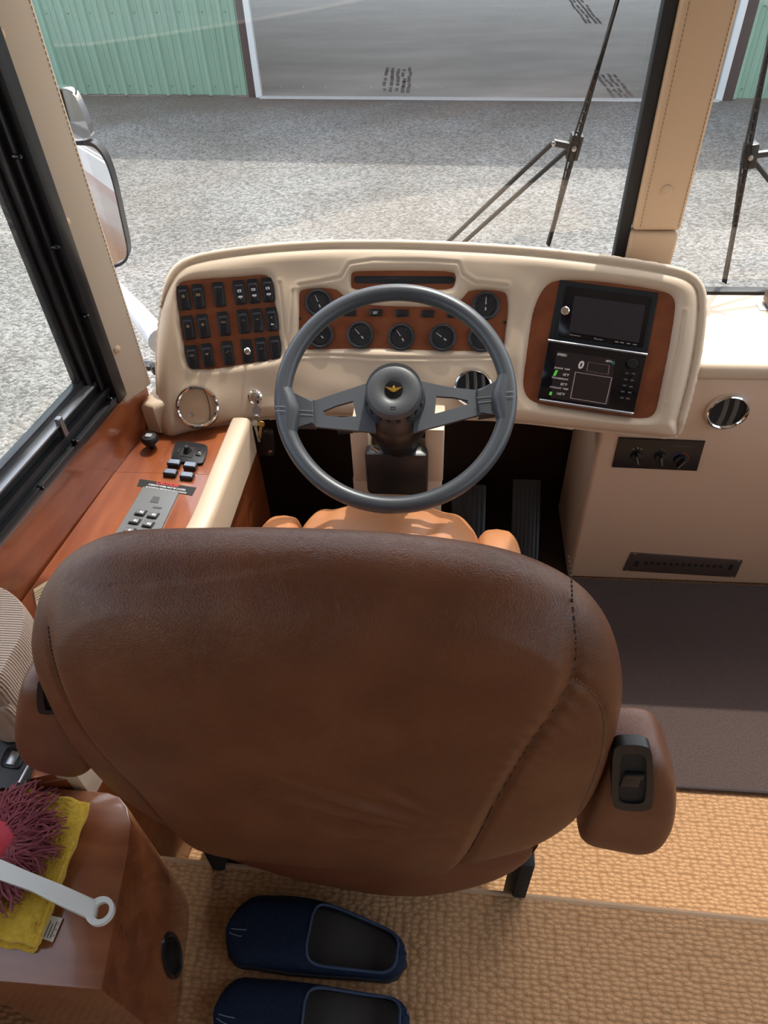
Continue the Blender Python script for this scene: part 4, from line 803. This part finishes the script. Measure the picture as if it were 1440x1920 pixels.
B_OUT = [(66, 1200), (72, 1140), (86, 1090), (122, 1047), (185, 1020), (240, 1014), (350, 1012), (480, 1010), (700, 1018), (850, 1033), (960, 1053), (1030, 1078), (1080, 1105), (1112, 1130), (1145, 1175), (1163, 1230), (1166, 1290), (1150, 1365), (1120, 1452), (1080, 1508), (1005, 1552), (860, 1583), (700, 1576), (500, 1556), (400, 1545), (320, 1508), (265, 1478), (206, 1434), (150, 1370), (104, 1293)]
bo = resample(chaikin([bl(*q) for q in B_OUT], 2), 220)
seamR = chaikin([bl(*q, .06) for q in ((1070, 1075), (1082, 1130), (1084, 1200), (1086, 1250), (1078, 1285), (1045, 1330), (1000, 1372), (955, 1440), (915, 1510), (885, 1580), (862, 1630))], 2, False)
seamL = chaikin([bl(*q, .05) for q in ((60, 1120), (78, 1180), (98, 1250), (150, 1340), (215, 1405), (265, 1450), (305, 1510), (350, 1590))], 2, False)
seamR2 = chaikin([bl(*q, .05) for q in ((1080, 1275), (1115, 1305), (1136, 1350), (1137, 1410), (1120, 1470), (1090, 1530))], 2, False)
ctr = np.array(list(seamR)+list(seamL)[::-1])
def back_h(P, r):
    h = np.zeros(len(P)); d, ins = segdist(P, ctr); dR, _ = segdist(P, seamR, False); dL, _ = segdist(P, seamL, False); d2, _ = segdist(P, seamR2, False)
    ed = np.clip((1-r)/.12, 0, 1); ss = np.clip(np.minimum(dR, dL)/.022, 0, 1); ss = ss*ss*(3-2*ss)
    h += np.where(ins, .012*ss, 0.0)*ed
    h -= (.005*np.exp(-(dR/.004)**2)+.004*np.exp(-(dL/.004)**2)+.0022*np.exp(-(d2/.003)**2))*ed
    # gathers along the right seam and a few pull folds
    y = P[:, 1]; x = P[:, 0]; g = np.exp(-((dR-.012)/.014)**2)*np.exp(-((y-.46)/.075)**2); h += .0022*g*np.sin((y*.8+x*.6)*330)*ed
    for (cx, cy, a, L0, w0, am) in ((.045, .335, -.50, .085, .008, .0042), (.03, .315, -.35, .07, .007, .0036), (.075, .36, -.75, .05, .007, .0034), (.06, .27, .25, .05, .009, .003), (-.30, .32, -.35, .04, .006, .003)):
        u = (x-cx)*math.cos(a)+(y-cy)*math.sin(a); v = -(x-cx)*math.sin(a)+(y-cy)*math.cos(a); h += am*np.exp(-(u/L0)**2)*(np.exp(-(v/w0)**2)-.7*np.exp(-((v-1.6*w0)/w0)**2))
    h += .006*np.exp(-((y-.40)/.15)**2)*np.clip(1-r, 0, 1)
    # lower edge tucked in
    h -= .02*np.clip((.10-y)/.10, 0, 1)**2*np.clip(1-r, 0, 1)
    return h
TB, NB = .082, 2.6
m = pillow(BM, bo, TB, .075, NB, back_h, nr=90, c=bo.mean(0)); bk = obj('backrest', m, LEA, seat, ang=180)
bc = bo.mean(0); ang_o = np.arctan2(*(bo-bc).T[::-1]); od = np.hypot(*(bo-bc).T); srt_ = np.argsort(ang_o)
def bsurf(p, off=.0):
    d = p-bc; R_ = np.interp(math.atan2(d[1], d[0]), ang_o[srt_], od[srt_], period=2*math.pi); r = min(.995, math.hypot(*d)/R_)
    return BM @ Vector((p[0], p[1], float((1-r**NB)**(1/NB)*TB+back_h(np.array([p]), np.array([r]))[0]+off)))
def stitch(line, step, nm, mt, parent, rad=.0008):
    L0 = np.array(line); s = np.concatenate([[0], np.cumsum(np.hypot(*np.diff(L0, axis=0).T))]); g = lambda t: np.array([np.interp(t, s, L0[:, 0]), np.interp(t, s, L0[:, 1])]); m = MB(); t = 0.; n = 0
    while t < s[-1]-step: m.tube([bsurf(g(t), .0006), bsurf(g(t+step*.6), .0006)], rad, 5); t += step; n += 1
    tag(obj(nm, m, mt, parent), kind='stuff')
TH = mat('dark_thread', (.035, .018, .012), .7)
stitch(seamR[4:-3], .006, 'stitching', TH, bk, .0010); stitch(seamL[6:-6], .006, 'stitching', TH, bk, .0008); stitch(seamR2, .005, 'stitching', mat('tan_thread_seat', (.20, .11, .06), .7), bk, .0007)
# skirt under the backrest
sk = resample(chaikin([bl(*q, -.02) for q in ((310, 1545), (330, 1578), (400, 1608), (470, 1632), (560, 1656), (680, 1680), (760, 1689), (850, 1684), (950, 1656), (1004, 1618), (1017, 1590), (1000, 1560), (700, 1520), (450, 1510))], 2), 110)
m = pillow(BM @ T(0, 0, -.035), sk, .034, .05, 2.2, lambda P, r: -.012*np.exp(-((P[:, 1]-.005)/.018)**2), nr=24); obj('rear_skirt', m, mat('skirt_leather', (.15, .048, .020), .42, bump=('leather', 330, .3, .0012)), seat)
# armrests (folded up) with black adjusters
def arm(pts, rec, nm):
    o = resample(chaikin([bl(*q, -.012) for q in pts], 2), 90); m = pillow(BM @ T(0, 0, -.035), o, .062, .022, 6., None, nr=26); a = obj('armrest', m, mat('armrest_leather', (.13, .043, .018), .42, col2=(.165, .058, .025), vs=14, bump=('leather', 330, .45, .0014)), seat)
    r = [bl(*q, .03) for q in rec]; c = sum(r)/4; rr = chaikin([x for i in range(4) for x in (r[i]+(r[i-1]-r[i])*.13, r[i]+(r[(i+1) % 4]-r[i])*.13)], 2)
    inn = [c+(p-c)*np.array([.66, .76]) for p in rr]
    m = MB(); m.ring(BM, rr, inn, .018, .0315); m.prism(BM, inn, .015, .0278, mi=1); ad = obj('adjuster', m, [mat('adjuster_black', (.010, .0105, .012), .42), BLKM], a, 'black recessed adjuster')
    w_ = abs(inn[0][0]-c[0]); m = MB(); m.box(BM, (c[0]-.0105, c[1]+.006, .0278), (c[0]+.0105, c[1]+.013, .034), .001); m.box(BM, (c[0]-.0105, c[1]-.02, .0278), (c[0]+.0105, c[1]+.006, .0295), .001); obj('slide_lever', m, BLK, ad)
    e = np.array(list(o)+[o[0]]); c2 = o.mean(0); m = MB()
    ln = [c2+(p-c2)*.86 for p in o]
    for i in range(0, len(ln), 2): m.tube([BM @ Vector((*ln[i], .0205)), BM @ Vector((*((ln[i]*.4+ln[(i+1) % len(ln)]*.6)), .0205))], .0006, 5)
    tag(obj('stitching', m, TH, a), kind='stuff')
arm([(1140, 1385), (1165, 1374), (1215, 1375), (1241, 1388), (1254, 1412), (1264, 1445), (1261, 1505), (1246, 1540), (1226, 1562), (1196, 1570), (1140, 1560), (1074, 1546), (1090, 1500), (1120, 1420)], ((1148, 1393), (1224, 1396), (1226, 1521), (1146, 1517)), 'r')
arm([(62, 1235), (52, 1260), (44, 1310), (42, 1350), (52, 1385), (75, 1408), (120, 1422), (170, 1428), (200, 1400), (170, 1330), (120, 1240)], ((70, 1270), (140, 1265), (145, 1335), (70, 1340)), 'l')
# cushion
def cushion_pad(x0, x1, y0, y1, z0, z1, bev, mt, nm, n=4.):
    m = MB(); cx, cy_, cz_ = (x0+x1)/2, (y0+y1)/2, (z0+z1)/2; a, b, c = (x1-x0)/2, (y1-y0)/2, (z1-z0)/2
    def f(u, v):
        th = u*2*math.pi; ph = (v-.5)*math.pi; q = lambda t, e: math.copysign(abs(t)**(2/e), t)
        X_ = q(math.cos(ph), 3)*q(math.cos(th), n); Y_ = q(math.cos(ph), 3)*q(math.sin(th), n); Z_ = q(math.sin(ph), 3)
        wr = (.006 if n > 6 else .001)*math.sin(X_*21+3*math.sin(Y_*4))*max(0, Y_)*(1 if Z_ > 0 else 0)*(.4+.6*math.sin(X_*3+1)**2)
        return (cx+a*X_, cy_+b*Y_-.03*(X_*X_)*max(0, Y_), cz_+c*Z_+wr)
    m.grid(f, 80, 28, cu=True); return obj(nm, m, mt, seat, ang=80)
x0 = onz(555, 955, .36)[0]; x1 = onz(905, 985, .36)[0]
cushion_pad(x0, x1, .47, 1.10, .20, .385, 0, LEA_LIT, 'seat_cushion', 7)
cushion_pad(x0-.085, x0+.02, .47, 1.08, .18, .366, 0, LEA_LIT, 'side_bolster', 5); cushion_pad(x1-.02, x1+.085, .47, 1.06, .18, .366, 0, LEA_LIT, 'side_bolster', 5)
m = MB(); m.box(I4, (-.34, .50, .10), (.10, .98, .20), .01); m.box(I4, (-.28, .55, -.172), (.05, .90, .10), .02); obj('pedestal', m, BLK, seat, 'black seat pedestal')
for q in ((385, 1606), (985, 1660)):
    p = onz(*q, .10); m = MB(); m.box(I4, (p[0]-.012, p[1]+.012, -.172), (p[0]+.012, p[1]+.08, .15), .004); obj('base_bracket', m, BLKM, seat)
# ================================================================== FLOOR MAT, PEDALS
my = .751
m = MB(); m.prism(I4, [(.20, my), (1.6, my-.002), (1.6, CY-.004), (.375, CY-.004), (.20, 1.2)], -.180, -.170, .003); fm = obj('floor_mat', m, MATB, label='dark brown plush mat on the cockpit floor by the heater cabinet', cat='mat')
m = MB(); m.tube([(.20, my, -.173), (1.6, my-.002, -.173)], .0055, 8); obj('binding', m, mat('mat_binding', (.045, .030, .027), .8, bump=('noise', 900, .6, .002)), fm)
for nm, px, py, w_, h_, lab in (('accelerator_pedal', 985, 985, .04, .13, 'black accelerator pedal in the dark footwell beside the heater cabinet'), ('brake_pedal', 878, 960, .05, .08, 'black brake pedal right of the steering column')):
    p = onz(px, py, -.06); t = thing(nm, (p[0], p[1]+.05, -.17), lab, 'pedal'); Mq = Matrix.Translation(V(p)) @ Matrix.Rotation(math.radians(48), 4, 'X')
    m = MB(); m.box(Mq, (-w_, -h_, -.008), (w_, h_, .004), .004); pd = obj('pad', m, BLK, t)
    for k in range(7): m = MB(); xx = -w_*.8+k*w_*1.6/6; m.box(Mq, (xx-.002, -h_*.9, .004), (xx+.002, h_*.9, .0065)); obj('tread_rib', m, RUB, pd)
    m = MB(); m.tube([Mq @ Vector((0, 0, -.005)), Mq @ Vector((0, .02, -.09))], .010, 8); obj('lever', m, BLK, t)
# ================================================================== WOOD CABINET, TOWEL, DUSTER
TZ = .37
wc = thing('wood_cabinet', (-.55, .3, 0), 'low cherry wood cabinet at the left behind the seat', 'cabinet')
tp = [onz(*q, TZ)[:2] for q in ((-75, 1462), (203, 1486), (224, 1494), (238, 1512), (246, 1545), (240, 1590), (190, 1856), (-75, 1834))]
m = MB(); m.prism(I4, tp, .001, TZ, .002); obj('carcass', m, DWOOD, wc)
a, b = tp[5], tp[6]; d = nrm(b-a); nrm_ = np.array([-d[1], d[0]]); nrm_ = nrm_ if nrm_[0] > 0 else -nrm_
fp = onp(322, 1792, (a[0], a[1], 0), (nrm_[0], nrm_[1], 0)); M = frame(fp, (*d, 0), (*nrm_, 0))
m = MB(); m.lathe(M, [(.030, -.003), (.030, .003), (.026, .004), (.024, .001)], 32, sx=1.0, sy=2.1); m.lathe(M, [(.0245, .001), (0, .0005)], 32, 1, sx=1.0, sy=2.1); obj('hand_hole', m, [BLK, BLKM], wc, 'black oval hand hole')
e0 = V((tp[4][0], tp[4][1], .30)); 
m = MB(); m.box(frame((tp[4][0]*.5+tp[5][0]*.5, tp[4][1]*.5+tp[5][1]*.5, 0), (*nrm(tp[5]-tp[4]), 0), (nrm_[0], nrm_[1], 0)), (-.003, .12, -.002), (.003, .30, .003)); obj('hinge_strip', m, mat('pale_brass', (.50, .42, .30), .4, .6), wc)
tow = thing('towel', onz(60, 1620, TZ), 'folded yellow terry towel on the wood cabinet', 'towel')
def wav(pts, z0, z1, nm, sh=0):
    pl = resample(chaikin([x for i in range(len(pts)) for p, l, r in [(onz(*pts[i], z1)[:2], onz(*pts[i-1], z1)[:2], onz(*pts[(i+1) % len(pts)], z1)[:2])] for x in (p+(l-p)*.04, p+(r-p)*.04)], 1), 120)
    pl = np.array([p+.0012*np.array([math.sin(i*.9), math.cos(i*1.1)]) for i, p in enumerate(pl)])
    m = pillow(T(0, 0, z0), pl, z1-z0, 0.0005, 14, lambda P, r: (.0016*np.sin(P[:, 0]*60+sh)*np.sin(P[:, 1]*45+1.3)+.0006*rng.standard_normal(len(P)))*np.clip((1-r)*12, 0, 1), nr=50); return obj(nm, m, YEL, tow, ang=70)
wav(((-60, 1462), (15, 1473), (163, 1508), (112, 1650), (62, 1785), (-100, 1755)), TZ+.0012, TZ+.010, 'towel_fold')
wav(((-60, 1455), (18, 1468), (168, 1503), (115, 1642), (68, 1774), (-100, 1738)), TZ+.0105, TZ+.020, 'towel_fold', 2.)
hem = [V(onz(*q, TZ+.019)) for q in ((166, 1506), (140, 1575), (113, 1645), (90, 1708), (67, 1771))]; m = MB(); m.tube([V(p) for p in chaikin(hem, 2, False)], .0028, 8); obj('hem', m, YEL, tow)
pl = [onz(*q, TZ+.004) for q in ((90, 1715), (117, 1721), (98, 1766), (71, 1757))]; m = MB(); m.prism(I4, [p[:2] for p in pl], TZ+.0028, TZ+.0034); lb = obj('care_label', m, WHT, tow, 'white printed care label')
c = sum(pl)/4; M = frame((c[0], c[1], TZ+.0034), pl[1]-pl[2], (0, 0, 1)); m = MB()
for k in range(4): m.box(M, (-.011, -.006+k*.0042, 0), (.008-.003*(k % 2), -.0048+k*.0042, .0002))
for k in range(3): m.text(M @ T(-.008+k*.007, -.0085, 0), 'XAO'[k], .003, 0)
obj('lettering', m, mat('label_print', (.08, .08, .09), .7), lb)
DZ = TZ+.045
du = thing('duster', onz(0, 1610, TZ+.02), 'burgundy yarn duster with an ivory handle lying on the yellow towel', 'duster')
M = frame(onz(190, 1709, DZ), (1, 0, 0), (0, 0, 1)); Mi = M.inverted()
hq = lambda q: np.array((Mi @ V(onz(*q, DZ)))[:2])
ov = [np.array((.0165*math.cos(a), .0165*math.sin(a))) for a in np.linspace(0, 2*math.pi, 28, False)]
e1 = hq((166, 1682)); e2 = hq((160, 1717))
m = MB(); m.ring(M, [(p[0]*1.05-.001, p[1]) for p in ov], [p*.60+np.array((.001, 0)) for p in ov], -.004, .004)
shaft = [hq(q) for q in ((184, 1689), (120, 1662), (60, 1638), (0, 1612), (-60, 1590), (-60, 1628), (0, 1651), (60, 1672), (115, 1700), (178, 1729))]
m.prism(M, shaft, -.005, .005, .0035, seg=3); obj('handle', m, IVORY, du, 'ivory plastic handle with a hanging hole')
hcn = V(onz(-22, 1585, TZ+.035)); m = MB(); m.lathe(Matrix.Translation(hcn), [(.055, -.008), (.060, .0), (.055, .010), (.035, .017), (0, .020)], 28, sx=.75, sy=.62); obj('pad', m, CRIM, du, 'crimson cloth pad')
m = MB()
for k in range(620):
    a = random.uniform(-2.0, 2.3); l = random.uniform(.030, .074)*(1.0 if abs(a) < 1.2 else 1.1); r0 = random.uniform(.6, 1.); p = hcn+Vector((.042*math.cos(a)*r0, .036*math.sin(a)*r0, random.uniform(-.004, .010))); b = a+random.gauss(0, .30); pts = [p]; nst = 6
    zt = TZ+.0215+random.uniform(0, .018)
    for j in range(1, nst+1):
        b += random.gauss(0, .38); p = p+Vector((math.cos(b), math.sin(b), 0))*l/nst; t = j/nst; zz = pts[0].z+.012*math.sin(t*2.2)*(1-t)+(zt-pts[0].z)*t*t; pts.append(Vector((p.x, p.y, max(TZ+.021, zz))))
    m.tube(pts, [.0010, .0013, .0014, .0013, .0013, .0012, .0009], 5)
tag(obj('yarn_fringe', m, BURG, du, 'burgundy yarn strands'), kind='stuff')
# ================================================================== SLIPPERS
def slipper(toe, heel, lab, side):
    toe = np.array(toe); heel = np.array(heel); L0 = np.linalg.norm(toe-heel); M = frame((heel[0], heel[1], .0015), (*(toe-heel), 0), (0, 0, 1))
    t = thing('slipper', (heel[0]*.5+toe[0]*.5, heel[1]*.5+toe[1]*.5, .001), lab, 'slipper', 'blue slippers on the coach floor')
    def w(s): return (.034+.022*math.sin(min(1, s*1.25)*math.pi*.62)**1.5)*min(1, (max(0, 1-((s-.86)/.142)**2) if s > .86 else 1))**.5*min(1, math.sqrt(max(0, 1-((.12-s)/.121)**2)) if s < .12 else 1)
    def off(s): return side*.012*math.sin(s*math.pi*.9)
    def h(s): return (.052+.010*math.exp(-((s-.46)/.15)**2)-.022*max(0, (s-.5)/.5)**1.3)
    O = [(s*L0, off(s)+sg*w(s)) for sg, ss in ((1, np.linspace(0, 1, 24)), (-1, np.linspace(1, 0, 24)[1:-1])) for s in ss]
    m = MB(); m.prism(M, [(x*1.012-.002, y*1.05) for x, y in O], 0, .016, .003); obj('sole', m, SOLE, t)
    S0, S1 = .05, .53
    def tm(s):   # how far up the section the upper reaches (1 = closed top)
        if s >= S1: return 1.
        return 1-.60*max(0, 1-((s-.2875)/.2425)**6)**.5
    def surf(u, v, k=1., sg=1):
        s = u; th = v*tm(s)*math.pi/2; ww = w(s)*k; hh_ = h(s)*k
        return tuple(M @ Vector((s*L0, off(s)+sg*ww*max(0, math.cos(th))**.55, .014+(hh_-.014)*math.sin(th)**.9)))
    m = MB()
    for sg in (1, -1):
        m.grid(lambda u, v: surf(u, v, 1., sg), 60, 12); m.grid(lambda u, v: surf(u*.62+.012, v, .94, sg), 40, 12, 1)
    obj('upper', m, [DENIM, mat('slipper_lining', (.010, .016, .032), .9)], t, ang=70)
    m = MB(); ring_ = [surf(s, 1., .98, 1) for s in np.linspace(.047, .528, 48)]+[surf(s, 1., .98, -1) for s in np.linspace(.528, .047, 48)]; m.tube(ring_, .0024, 8, closed=True); obj('binding', m, mat('navy_binding', (.030, .050, .10), .8), t)
    m = MB(); m.prism(M, [(x*.94+.008, y*.86) for x, y in O], .0155, .0185, .001); obj('insole', m, INSOLE, t)
    m = MB(); m.tube([surf(s, .93, 1.01, 1) for s in np.linspace(.90, .975, 6)], .0009, 5); m.tube([surf(s, .99, 1.01, 1) for s in np.linspace(.88, .97, 6)], .0009, 5); m.tube([surf(.012, v, 1.02, -1) for v in np.linspace(.1, .9, 8)], .0009, 5); tag(obj('stitching', m, mat('pale_blue_thread', (.16, .22, .32), .7), t), kind='stuff')
t1 = onz(424, 1742, .03); h1 = onz(762, 1797, .03); slipper(t1[:2], h1[:2], 'navy blue denim slipper nearer the seat', -1)
t2 = onz(402, 1890, .03); h2 = onz(768, 1915, .03); slipper(t2[:2], h2[:2], 'navy blue denim slipper cut by the bottom edge of the photo', 1)
